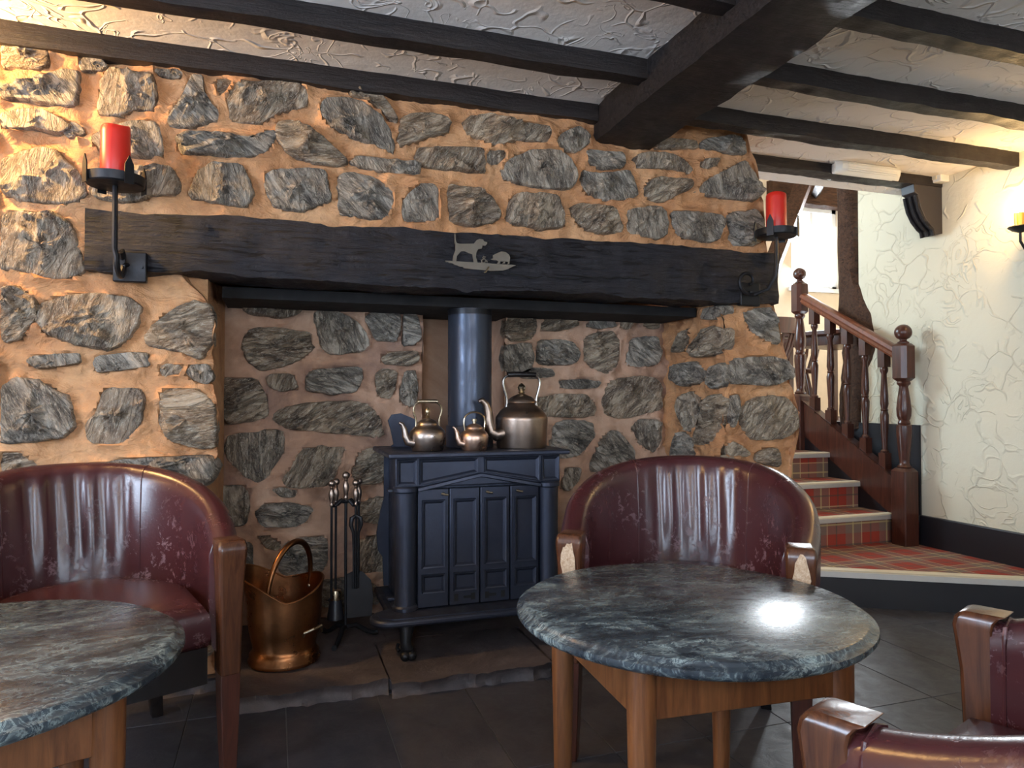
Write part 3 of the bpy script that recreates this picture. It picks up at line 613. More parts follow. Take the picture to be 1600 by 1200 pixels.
struct(MB().box((1.1, 3.2, 3.9), (7.2, UY+.2, 4.0)).build('ceiling_upper', 'upper_plaster'), 'pale ceiling of the raised dining room', 'ceiling')
m = MB(); fw = .05
m.box((X0, UY+.05, Z0), (X0+fw, UY+.12, Z1)).box((X1-fw, UY+.05, Z0), (X1, UY+.12, Z1)).box((X0, UY+.05, Z0), (X1, UY+.12, Z0+fw)).box((X0, UY+.05, Z1-fw), (X1, UY+.12, Z1)).box(((X0+X1)/2-.02, UY+.06, Z0), ((X0+X1)/2+.02, UY+.11, Z1))
wi = struct(m.build('window_1', 'window_paint'), 'bright white window with net curtain above the stairs', 'window')
MB().box((X0, UY+.08, Z0), (X1, UY+.085, Z1)).build('pane', 'window_glass', wi)
MB().box((X0-.05, UY-.03, Z0-.04), (X1+.05, UY+.05, Z0)).build('window_sill', 'window_paint', wi)
cu = MB().grid(lambda u, v: Vector((X0+.02+u*(X1-X0-.04), UY+.02+.012*math.sin(u*75), Z0+.03+v*(Z1-Z0-.22))), 120, 4).build('net_curtain', 'net_curtain', None, fix=False); tag(cu, 'white net curtain hanging in the bright window above the stairs', 'curtain')
o = rough_beam('window_lintel', (X0-.3, UY-.10, Z1-.02), (X1+.5, UY+.02, Z1+.20), 'x', 'old_oak', 55, .01); tag(o, 'reddish oak lintel above the bright window', 'beam')
da = at(1185, 470, 'y', 5.7); db = at(1262, 270, 'y', 5.7)
o = MB().tube([da, da+(db-da)*.33, da+(db-da)*.66, db], .10, 4).build('roof_brace', 'old_oak', None, .01); tag(o, 'slanting brown roof timber beside the bright window', 'beam')
ra = at(1274, 305, 'y', UY-.05); rb = at(1284, 282, 'y', UY-.8)
o = MB().tube([ra, rb+(rb-ra)*.5], .045, 4).build('roof_rafter', 'black_timber', None, .006); tag(o, 'thin dark rafter above the window lintel', 'beam')

def dining_chair(loc, rz, label):
    t = thing('dining_chair', label, 'chair', loc, rz, 'dining chairs in the raised room'); H = .74
    arc = [(.30*math.cos(a), .02+.27*math.sin(a)) for a in [PI*k/20 for k in range(21)]]
    MB().ring_loft([[Vector((x*s, y*s, z)) for s, z in ((.92, H-.05), (1.06, H-.05), (1.08, H+.07), (.96, H+.07))] for x, y in arc]).build('back_rail', 'mahogany', t)
    MB().lathe([(.02, .42), (.22, .42), (.235, .44), (.235, .455), (.22, .465), (.02, .462)], (0, 0, 0), 28).build('seat', 'mahogany', t)
    for k in range(1, 20, 2):
        x, y = arc[k]; MB().tube([(x*.72, y*.72, .45), (x*.9, y*.9, .6), (x, y, H-.03)], [.012, .016, .010], 8).build('spindle', 'mahogany', t)
    for sx in (-1, 1):
        for sy in (-1, 1):
            MB().tube([(sx*.15, sy*.14, .43), (sx*.18, sy*.175, .25), (sx*.205, sy*.205, 0)], [.018, .024, .015], 10).build('leg', 'mahogany', t)
    for sx in (-1, 1): MB().tube([(sx*.185, -.18, .2), (sx*.185, .18, .2)], [.012, .012], 8).build('stretcher', 'mahogany', t)
dining_chair((3.62, 4.75, .795), 2.5, 'dark spindle-back dining chair seen between pier and first newel')
dining_chair((4.55, 5.5, .795), -.6, 'dark spindle-back dining chair behind the balusters, at the far table')
t = thing('dining_table', 'dark wooden dining table in the raised room behind the balusters', 'table', (4.5, 4.75, .795), .3)
MB().box((-.4, -.35, .70), (.4, .35, .735)).build('table_top', 'mahogany', t, .006)
MB().box((-.34, -.29, .62), (.34, .29, .70)).build('apron', 'mahogany', t)
for sx in (-1, 1):
    for sy in (-1, 1): MB().box((sx*.34-.03, sy*.29-.03, 0), (sx*.34+.03, sy*.29+.03, .66)).build('leg', 'mahogany', t)

# ------------------------------------------------------------------ things at the right wall
t = thing('corbel_bracket', 'dark moulded corbel bracket under the trimmer beam on the plaster wall', 'bracket', (XR, 2.975, 1.89))
cp = [(u, v-.071) for u, v in [(0, 2.22), (0, 1.965), (-.055, 1.955), (-.062, 1.985), (-.085, 2.0), (-.125, 2.04), (-.155, 2.09), (-.17, 2.14), (-.175, 2.165), (-.20, 2.175), (-.205, 2.22)]]
MB().prism(cp, lambda u, v, w_: Vector((XR+u+.005, 2.93+w_, v)), .085).build('body', 'grey_mouldings', t, .003)
for k in range(3):
    MB().tube([(XR+.0+u*(1.02), 2.936+k*.037, v-.003) for u, v in cp[2:9]], .009, 8).build('moulding', 'black_timber', t)
t = thing('bulkhead_light', 'cream ribbed bulkhead light fixed on the trimmer beam', 'light', (3.0, 2.9, 2.15))
bx0, bx1 = at(1296, 262, 'y', 2.93).x, at(1395, 270, 'y', 2.93).x
MB().box((bx0+.01, 2.895, 2.145), (bx1-.01, 2.93, 2.198)).build('base_tray', 'white_plastic', t, .008)
pr = [(0, 0), (.006, -.022), (.018, -.038), (.042, -.043), (.060, -.030), (.066, 0)]
MB().ring_loft([[Vector((x, 2.896+v*s, 2.138+u)) for u, v in pr] for x, s in ((bx0, .25), (bx0+.02, .85), (bx0+.05, 1), (bx1-.05, 1), (bx1-.02, .85), (bx1, .25))]).build('diffuser', 'white_plastic', t)
m = MB()
for k in range(5): m.box((bx0+.05, 2.896-.045, 2.146+k*.0095), (bx1-.05, 2.86, 2.149+k*.0095))
m.build('rib', 'white_plastic', t)
t = thing('motion_sensor', 'small cream motion sensor box at the end of the trimmer beam', 'sensor', (XR-.03, 2.9, 2.12))
pc = at(1466, 277, 'x', XR-.03)
MB().box((XR-.065, pc.y-.045, pc.z-.035), (XR, pc.y+.04, pc.z+.035)).build('housing', 'white_plastic', t, .006)
MB().box((XR-.071, pc.y-.022, pc.z-.02), (XR-.063, pc.y+.018, pc.z+.02)).build('lens', 'nosing_cream', t, .003)

def wall_lamp(bp, wall_pt, label, power):
    t = thing('wall_lamp', label, 'lamp', bp, None, 'candle-style wall lamps'); x, y, z = bp; wv = Vector(wall_pt)-Vector(bp); wv.z = 0; u = wv.normalized()
    MB().lathe([(.001, -.030), (.012, -.028), (.035, -.018), (.052, -.004), (.050, 0), (.02, -.004), (.001, -.004)], (x, y, z), 24).build('drip_dish', 'black_iron', t)
    MB().lathe([(.021, 0), (.023, .02), (.024, .065), (.021, .066), (.019, .02), (.018, 0)], (x, y, z), 20).build('mesh_cup', 'amber_mesh', t)
    MB().lathe([(.001, .05), (.014, .055), (.017, .075), (.017, .092), (.012, .105), (.004, .118), (.001, .12)], (x, y, z), 16).build('bulb', 'bulb_glow', t)
    c = Vector(bp); W = Vector((wall_pt[0], wall_pt[1], z))
    MB().tube([c+Vector((0, 0, -.03)), c+Vector((0, 0, -.07)), c+u*.03+Vector((0, 0, -.105)), c+u*.06+Vector((0, 0, -.10)), W+Vector((0, 0, -.06))], .006, 8).build('arm', 'black_iron', t)
    k = W - u*.012; e = u.cross(Vector((0, 0, 1)))
    MB().prism([(-.03, -.12), (.03, -.12), (.035, .1), (0, .16), (-.035, .1)], lambda a, b, w_: k+e*a+Vector((0, 0, b-.02))+u*w_, .012).build('back_plate', 'copper', t)
    d = bpy.data.lights.new('lamp_glow', 'POINT'); d.energy = power; d.color = (1, .60, .22); d.shadow_soft_size = .03
    o = bpy.data.objects.new('lamp_glow', d); COL.objects.link(o); o.location = c - u*.05 + Vector((0, 0, .10)); return t
lp = at(1594, 354, 'x', XR-.09)
wall_lamp((XR-.09, lp.y, lp.z), (XR, lp.y, lp.z), 'lit candle-style wall lamp on the cream plaster wall at the right edge', 3.5)
wall_lamp((-1.12, D-.14, 1.92), (-1.12, D-.02, 1.92), 'lit candle-style wall lamp on the stone wall, left of the photo', 32)
wall_lamp((.4, YF+.12, 1.80), (.4, YF, 1.80), 'unseen candle-style lamp added as warm fill between the windows behind the viewer', 11)  # added fill: out-of-view lamp put in for warm ambient light
wall_lamp((XW+.12, 1.6, 1.80), (XW, 1.6, 1.80), 'unseen candle-style lamp added as warm fill on the wall left of the viewer', 8)  # second added fill lamp, never in view, warms the room from the left

# ------------------------------------------------------------------ hearth
he = thing('hearth', 'low dark slate hearth with a rough broken front edge before the stove', 'hearth', (.8, 2.7, 0))
def flag(x0, x1, y0, y1, sd, z=.05):
    n = 30; m = 16
    def fn(u, v):
        x = x0+.003+(x1-x0-.006)*u; y = y0+(y1-y0)*v; e = 0
        if v < .001: e = .018*fbm((x*9, sd, 1), 4)+.01*fbm((x*40, sd, 1), 3)
        return Vector((x, y+e, z+.005*fbm((x*4, y*4, sd), 4)))
    mb = MB().grid(fn, n, m)
    for i in range(n):
        pass
    def front(u, v):
        x = x0+.003+(x1-x0-.006)*u; e = .018*fbm((x*9, sd, 1), 4)+.01*fbm((x*40, sd, 1), 3)
        return Vector((x, y0+e*(1-v)+.02*v*fbm((x*12, 4, sd), 3)+.012*math.sin(v*PI), z+.005*fbm((x*4, y0*4, sd), 4)-v*(z+.004)))
    mb.grid(front, n, 6)
    return mb.build('flagstone', 'hearth_slate', he, angle=30, fix=False)
for i, (a, b, y0) in enumerate(((-1.1, -.52, 2.62), (-.52, -.16, 2.62), (-.16, .37, 2.41), (.37, .95, 2.375), (.95, 1.5, 2.36), (1.5, 2.2, 2.36))):
    flag(a, b, y0, 2.80 if 1 < i < 5 else 2.665, i*2.3)
    if 1 < i < 5: flag(a+(.05 if i > 2 else 0), b+.05, 2.803, 3.36, i*3.1+40, .048)
MB().box((-1.1, 2.63, -.01), (2.2, 2.66, .036)).box((-.15, 2.45, -.01), (1.85, 3.35, .036)).build('bed', 'hearth_slate', he)

# ------------------------------------------------------------------ stove
sv = thing('stove', 'black cast iron stove with panelled doors standing in the fireplace', 'stove', (.755, 2.75, .05))
SX0, SX1, SY = .425, 1.085, 2.66; SC = (SX0+SX1)/2
MB().box((SX0+.03, SY+.03, .205), (SX1-.03, 3.06, .765)).build('firebox', 'stove_iron', sv)
bp = []
for k in range(13): a = PI/2+PI*k/12; bp.append((.385+.05*math.cos(a)*1.2, 2.62+.07*math.sin(a)))
bp = [(.40, 2.70)] + [(.40-.07*math.sin(a), 2.625+.075*math.cos(a)) for a in [PI*k/10 for k in range(11)]] + [(1.11+.07*math.sin(a), 2.625-.075*math.cos(a)) for a in [PI*k/10 for k in range(11)]] + [(1.11, 3.05), (.40, 3.05)]
bp = bp[1:]
MB().prism(bp, lambda u, v, w_: Vector((u, v, .172+w_)), .026).build('base_plate', 'stove_iron', sv, .009)
MB().prism([(x*.93+SC*.07, y*.9+2.66*.1) for x, y in bp], lambda u, v, w_: Vector((u, v, .197+w_)), .006).build('ash_lip', 'stove_iron', sv)
MB().box((SX0-.03, SY-.05, .772), (SX1+.03, 3.06, .790)).build('top_plate', 'stove_iron', sv, .005)
fr = MB().box((SX0, SY-.012, .662), (SX1, SY+.03, .772)).build('frieze', 'stove_iron', sv, .003)
def frame_panel(poly, y, wdt, name, parent, proud=.010):
    """raised moulding around an outline in the x-z plane"""
    n = len(poly); cx = sum(p[0] for p in poly)/n; cz = sum(p[1] for p in poly)/n; inn = []
    for i in range(n):
        a = Vector(poly[i-1]); b = Vector(poly[i]); c = Vector(poly[(i+1) % n]); e1 = (b-a).normalized(); e2 = (c-b).normalized()
        n1 = Vector((-e1.y, e1.x)); n2 = Vector((-e2.y, e2.x)); k = (n1+n2); k = k/max(.3, k.length_squared)*2; s = 1 if k.dot(Vector((cx, cz))-b) > 0 else -1
        inn.append(b + k*wdt*s)
    mid = [(Vector(p)+q)/2 for p, q in zip(poly, inn)]
    rings = []
    for i in range(n):
        rings.append([Vector((poly[i][0], y, poly[i][1])), Vector((poly[i][0]*.7+mid[i].x*.3, y-proud, poly[i][1]*.7+mid[i].y*.3)), Vector((mid[i].x, y-proud*.8, mid[i].y)), Vector((inn[i].x, y, inn[i].y))])
    return MB().ring_loft(rings, False, True).build(name, 'stove_iron', parent, angle=25)
fy = SY-.012
for x0 in (SX0+.006, SX1-.081): frame_panel([(x0, .668), (x0+.075, .668), (x0+.075, .766), (x0, .766)], fy, .014, 'corner_block_moulding', fr)
frame_panel([(SX0+.09, .668), (SC-.012, .708), (SC-.012, .766), (SX0+.09, .766)], fy, .014, 'frieze_moulding', fr)
frame_panel([(SX1-.09, .668), (SX1-.09, .766), (SC+.012, .766), (SC+.012, .708)], fy, .014, 'frieze_moulding', fr)
MB().ring_loft([[Vector((x, fy-.0, z)), Vector((x, fy-.012, z+.004)), Vector((x, fy-.010, z+.014)), Vector((x, fy, z+.018))] for x, z in ((SX0+.085, .642), (SC, .690), (SX1-.085, .642))], True).build('pediment_moulding', 'stove_iron', fr)
for x in (SX0+.042, SX1-.042):
    c = MB().lathe([(.040, .198), (.048, .20), (.048, .215), (.041, .222), (.040, .235), (.040, .630), (.041, .640), (.047, .645), (.047, .658), (.041, .664)], (x, SY+.012, 0), 28).build('column', 'stove_iron', sv)
dx = (SX1-SX0-.17)/4
for k in range(4):
    x0 = SX0+.085+k*dx+.002; x1 = x0+dx-.004; tilt = .006*(1 if k % 2 else -1)
    d = MB().box((x0, SY-.004, .205), (x1, SY+.03, .650)).build('door', 'stove_iron', sv, .003)
    frame_panel([(x0+.014, .352), (x1-.014, .352), (x1-.014, .610), (x0+.014, .610)], SY-.004, .014, 'panel_moulding', d)
    frame_panel([(x0+.014, .258), (x1-.014, .258), (x1-.014, .330), (x0+.014, .330)], SY-.004, .013, 'panel_moulding', d)
    if k != 1:
        xk = x1-.02 if k == 0 else (x0+.03 if k == 3 else (x0+x1)/2-.03)
        m = MB().tube([(xk, SY-.006, .632), (xk, SY-.020, .630)], .005, 8); m.tube([(xk-.012, SY-.021, .634), (xk+.004, SY-.022, .630), (xk+.014, SY-.021, .628)], .004, 8); m.build('latch', 'brass', d)
    if k in (1, 2):
        m = MB(); xm = x0+.018 if k == 1 else x1-.036
        m.box((xm, SY-.0055, .220), (xm+.016, SY, .246)); q = x0+.055 if k == 1 else x0+.018
        m.box((q, SY-.0055, .228), (q+.045, SY, .238)); m.box((q+(.029 if k == 1 else 0), SY-.0057, .221), (q+(.045 if k == 1 else .016), SY, .246)); m.build('air_vent', 'dark_void', d)
for z in (.235, .64):
    MB().box((SX0-.022, SY+.02, z), (SX0+.01, SY+.05, z+.012)).build('hinge_lug', 'stove_iron', sv, .003)
wing = [(SX0-.02, .21), (SX0-.025, .33), (SX0-.045, .36), (SX0-.05, .43), (SX0-.035, .52), (SX0-.02, .58), (SX0-.02, .77), (SX0+.02, .80), (SX0+.008, .86), (SX0-.004, .90), (SX0+.012, .925), (SX0+.05, .93), (SX0+.11, .905), (SX0+.12, .79), (SX0+.12, .21)]
MB().prism(wing, lambda u, v, w_: Vector((u+.03, 3.0+w_, v)), .015).build('side_wing', 'stove_iron', sv)
MB().prism([(2*SC-u, v) for u, v in wing], lambda u, v, w_: Vector((u-.03, 3.0+w_, v)), .015).build('side_wing', 'stove_iron', sv)
for x in (SX0+.035, SX1-.05):
    m = MB().tube([(x, 2.61, .172), (x, 2.60, .14), (x-.006, 2.585, .11), (x, 2.59, .08), (x, 2.575, .062)], [.036, .026, .020, .024, .026], 12)
    m.lathe(sphere_prof(.018, .067, 8), (x-.012, 2.562, 0), 10); m.lathe(sphere_prof(.018, .067, 8), (x+.012, 2.562, 0), 10)
    m.tube([(x-.03, 2.60, .10), (x-.036, 2.59, .09), (x-.03, 2.58, .082)], .007, 8); m.build('claw_foot', 'black_iron', sv)
    MB().tube([(x, 3.0, .172), (x, 3.0, .048)], .03, 10).build('rear_foot', 'black_iron', sv)
PX, PY = at(734, 560, 'y', 2.93).x, 2.93
pi_ = MB().lathe([(.093, .79), (.093, 1.369)], (PX, PY, 0), 40).build('flue_pipe', 'pipe_steel', sv)
MB().lathe([(.100, .79), (.100, .875), (.097, .88), (.094, .88)], (PX, PY, 0), 40, cap=False).build('pipe_collar', 'stove_iron', pi_)
MB().lathe([(.0945, 1.345), (.0945, 1.368)], (PX, PY, 0), 40, cap=False).build('pipe_rim', 'black_iron', pi_)

# ------------------------------------------------------------------ kettles
def kettle(px0, yk, r, hb, mat, label, handle_h, grip, spout_up, big=False, finial='urn', hmat='brass'):
    p = at(px0, 700, 'y', yk); x = p.x; z = .7905
    t = thing('kettle', label, 'kettle', (x, yk, z), None, 'kettles on the stove top')
    c = (x, yk, z)
    if big: prof = [(.001, 0), (r*.93, 0), (r*.96, .006), (r, hb*.62), (r*1.0, hb*.66), (r*.97, hb*.70), (r*.80, hb*.84), (r*.55, hb*.95), (r*.50, hb), (r*.46, hb*1.01), (.001, hb*1.01)]
    else: prof = [(.001, 0), (r*.80, 0), (r*.86, .004), (r*.99, hb*.45), (r, hb*.60), (r*.95, hb*.72), (r*.78, hb*.86), (r*.60, hb*.94), (r*.58, hb), (r*.52, hb*1.01), (.001, hb*1.01)]
    MB().lathe(prof, c, 40).build('body', mat, t, angle=50)
    l = MB().lathe([(r*.58, hb*1.0), (r*.56, hb*1.04), (r*.40, hb*1.13), (r*.16, hb*1.19), (r*.10, hb*1.20)], c, 30).build('lid', mat, t)
    f = hb*1.19; q = r*.16
    if finial == 'urn': pr = [(q*.5, f), (q*.9, f+.006), (q*.5, f+.012), (q*.9, f+.02), (q*1.0, f+.03), (q*.6, f+.04), (.001, f+.046)]
    else: pr = [(q*.7, f), (q*.7, f+.008), (q*1.1, f+.009), (q*1.1, f+.018), (.001, f+.02)]
    MB().lathe(pr, c, 14).build('lid_knob', 'brass', l)
    S = Vector(c)
    if big: sp = [(-r*.80, hb*.34), (-r*1.10, hb*.30), (-r*1.32, hb*.38), (-r*1.38, hb*.58), (-r*1.40, hb*.80), (-r*1.50, hb*.97), (-r*1.66, hb*1.06), (-r*1.78, hb*1.03)]
    else: sp = [(-r*.80, hb*.32), (-r*1.12, hb*.36), (-r*1.26, hb*.58), (-r*1.30, hb*.78), (-r*1.44, hb*1.0), (-r*1.60, hb*1.06)]
    n = len(sp); MB().tube([S+Vector((a, -.25*r, b)) for a, b in sp], [r*(.27-.19*k/(n-1)) for k in range(n)], 12).build('spout', mat, t, angle=60)
    hw = r*.62; z0 = hb*.88; H = handle_h
    if big: hp = [(-hw, z0), (-hw*.92, z0+(H-z0)*.25), (-hw*1.1, z0+(H-z0)*.5), (-hw*1.25, z0+(H-z0)*.8), (-hw*.98, H)]; hp = hp+[(-a, b) for a, b in hp[::-1]]
    elif grip: hp = [(-hw*1.05, z0), (-hw*1.0, z0+(H-z0)*.3), (-hw*1.35, z0+(H-z0)*.65), (-hw*1.0, H)]; hp = hp+[(-a, b) for a, b in hp[::-1]]
    else: hp = [(-hw*1.1, z0), (-hw*1.25, z0+(H-z0)*.4)]+[(-hw*1.25*math.cos(a), z0+(H-z0)*.5+(H-z0)*.5*math.sin(a)) for a in [PI*k/10 for k in range(1, 10)]]+[(hw*1.25, z0+(H-z0)*.4), (hw*1.1, z0)]
    hp2 = []
    for i in range(len(hp)-1):
        for k in range(3): hp2.append((hp[i][0]+(hp[i+1][0]-hp[i][0])*k/3, hp[i][1]+(hp[i+1][1]-hp[i][1])*k/3))
    hp2.append(hp[-1])
    for _ in range(2): hp2 = [hp2[0]]+[((hp2[i-1][0]+2*hp2[i][0]+hp2[i+1][0])/4, (hp2[i-1][1]+2*hp2[i][1]+hp2[i+1][1])/4) for i in range(1, len(hp2)-1)]+[hp2[-1]]
    hd = MB().tube([S+Vector((a, 0, b)) for a, b in hp2], .0052 if big else .0038, 8, flat=1.7 if not grip else 1.2).build('handle', hmat, t)
    if grip: MB().tube([S+Vector((-hw*.92, 0, H-.001)), S+Vector((-hw*.5, 0, H)), S+Vector((hw*.5, 0, H)), S+Vector((hw*.92, 0, H-.001))], [.0105, .0115, .0115, .0105] if big else [.007, .0075, .0075, .007], 12).build('grip', grip, hd)
kettle(668, 2.72, .071, .105, 'kettle_bronze', 'medium dull bronze kettle with an urn knob, leftmost on the stove', .192, 'brass', 0)
kettle(741, 2.685, .056, .088, 'kettle_copper', 'smallest copper kettle with a hoop handle, middle on the stove', .150, None, 0, finial='flat')
kettle(815, 2.78, .108, .185, 'pewter_brass', 'largest kettle with a swan spout and black grip, on the stove', .302, 'dark_leg', 0, True, hmat='chrome')

# ------------------------------------------------------------------ coal scuttle
sb = at(445, 1048, 'z', .052); SXc, SYc = sb.x, sb.y+.10
t = thing('coal_scuttle', 'copper helmet coal scuttle with hoop handle on the hearth', 'scuttle', (SXc, SYc, .05))
n = 48; prof = [(.100, 0), (.122, .004), (.125, .016), (.118, .026), (.121, .036), (.112, .046), (.108, .06), (.120, .11), (.128, .16), (.130, .20)]
rings = [[Vector((SXc+r*math.cos(2*PI*k/n), SYc+r*.95*math.sin(2*PI*k/n), .052+z)) for k in range(n)] for r, z in prof]
def rim(a):
    # high scooped lips left and right, dipping between them; the back lip stands tallest
    lx = math.cos(a); ly = math.sin(a); up = .035+.10*max(0, -lx)**1.2+.055*max(0, lx)**2+.035*max(0, ly); fl_ = .045*max(0, -lx)**2+.006*max(0, lx)
    return up, fl_
def ring_at(s, inset=0):
    out = []
    for k in range(n):
        a = 2*PI*k/n; up, fo = rim(a); r = .130+fo*s*s-inset; out.append(Vector((SXc+r*math.cos(a), SYc+r*.95*math.sin(a), .252+up*s)))
    return out
m = MB().ring_loft(rings+[ring_at(s) for s in (.33, .66, 1)]+[ring_at(1, .003), ring_at(.5, .004), ring_at(0, .005)]+[[Vector((SXc+r*math.cos(2*PI*k/n), SYc+r*.95*math.sin(2*PI*k/n), z)) for k in range(n)] for r, z in ((.115, .16), (.10, .075), (.001, .07))], True)
sc_ = m.build('bucket', 'copper', t, angle=60)
MB().tube(ring_at(1, .001), .0035, 8, True).build('rolled_rim', 'copper', sc_)
hpts = []
for k in range(25):
    a = PI*k/24; hpts.append(Vector((SXc+.015-.075*math.cos(a)+.02*math.sin(a), SYc-.095*math.cos(a), .29+.185*math.sin(a)**.8)))
MB().tube(hpts, [.008+.003*math.sin(PI*k/24) for k in range(25)], 12).build('hoop_handle', 'copper', t)
for p in (hpts[0], hpts[-1]): MB().lathe(sphere_prof(.011, 0, 8), p, 10).build('pivot', 'brass', t)
bl = Vector((SXc+.095, SYc-.09, .19))
MB().tube([bl+Vector((-.035, -.004, -.03)), bl+Vector((-.03, -.022, -.012)), bl+Vector((0, -.026, .0)), bl+Vector((.025, -.01, .006)), bl+Vector((.03, .012, -.02))], .0055, 8).build('bail_grip', 'brass', t)

# ------------------------------------------------------------------ fireside companion set
cb = at(545, 998, 'z', .05); cx, cy = at(540, 900, 'y', 2.87).x, 2.87
t = thing('companion_stand', 'black iron fireside stand with arched foot beside the stove', 'stand', (cx, cy, .05))
MB().tube([(cx, cy, .09), (cx, cy, .60)], .006, 10).build('centre_rod', 'black_iron', t)
for a in (.2, 2.2, 4.3):
    MB().tube([(cx, cy, .095), (cx+.04*math.cos(a), cy+.04*math.sin(a), .10), (cx+.085*math.cos(a), cy+.085*math.sin(a), .07), (cx+.115*math.cos(a), cy+.115*math.sin(a), .056), (cx+.13*math.cos(a), cy+.13*math.sin(a), .058)], [.010, .011, .010, .009, .011], 10).build('foot', 'black_iron', t)
KN = [(-.006, 0), (.006, .001), (.009, .006), (.006, .012), (.0075, .02), (.011, .036), (.012, .05), (.008, .064), (.0055, .069), (.0085, .073), (.005, .077)]
def knob(x, y, z, s=1.0): return MB().lathe([(max(.001, abs(r))*s, q*s) for r, q in KN]+[(r*s, q*s) for r, q in sphere_prof(.0145, .091, 10) if q > .078], (x, y, z), 16)
knob(cx, cy, .595, 1.05).build('finial', 'pewter_brass', t)
spots = [(-.056, -.02), (-.036, .028), (.036, -.026), (.052, .02)]
for dx_, dy_ in spots: MB().tube([(cx, cy, .585), (cx+dx_*.4, cy+dy_*.4, .592), (cx+dx_*.8, cy+dy_*.8, .574), (cx+dx_, cy+dy_, .578)], [.007, .008, .007, .009], 8, flat=1.4).build('hook_arm', 'black_iron', t)
def tool(name, i, label, zend, fn):
    x, y = cx+spots[i][0], cy+spots[i][1]; tt = thing(name, label, 'fire tool', (x, y, zend), None, 'fire tools hanging from the stand')
    knob(x, y, .572).build('handle', 'pewter_brass', tt); MB().tube([(x, y, zend), (x, y, .575)], .0048, 8).build('shaft', 'black_iron', tt); fn(tt, x, y)
tool('poker', 0, 'thin black poker with knob handle, leftmost on the fireside stand', .24, lambda tt, x, y: MB().tube([(x, y, .25), (x, y, .22), (x-.012, y, .21)], [.005, .005, .003], 8).build('tip', 'black_iron', tt))
tool('hearth_brush', 1, 'fireside brush with brass ferrule hanging behind the poker', .22, lambda tt, x, y: (MB().lathe([(.006, .24), (.020, .236), (.025, .215), (.024, .20), (.001, .20)], (x, y, 0), 18).build('ferrule', 'brass', tt), MB().lathe([(.022, .20), (.03, .15), (.034, .125), (.001, .125)], (x, y, 0), 18).build('bristles', 'black_paint', tt)))
def tongs(tt, x, y):
    for s in (-1, 1): MB().tube([(x, y, .535), (x+s*.016, y-.004, .525), (x+s*.019, y-.004, .50), (x+s*.010, y-.003, .47), (x+s*.009, y, .40), (x+s*.008, y, .25)], [.006, .010, .009, .006, .004, .004], 8).build('tong_arm', 'black_iron', tt)
tool('fire_tongs', 2, 'black fire tongs with curled shoulders on the fireside stand', .25, tongs)
tool('hearth_shovel', 3, 'black hearth shovel, rightmost on the fireside stand', .28, lambda tt, x, y: MB().prism([(-.048, .30), (-.055, .20), (-.05, .13), (.05, .13), (.055, .20), (.048, .27), (.02, .30), (0, .31), (-.02, .308)], lambda u, v, w_: Vector((x+u, y+w_+.02*(abs(u)/.05)**2*-1, v)), .004).build('pan', 'black_iron', tt))

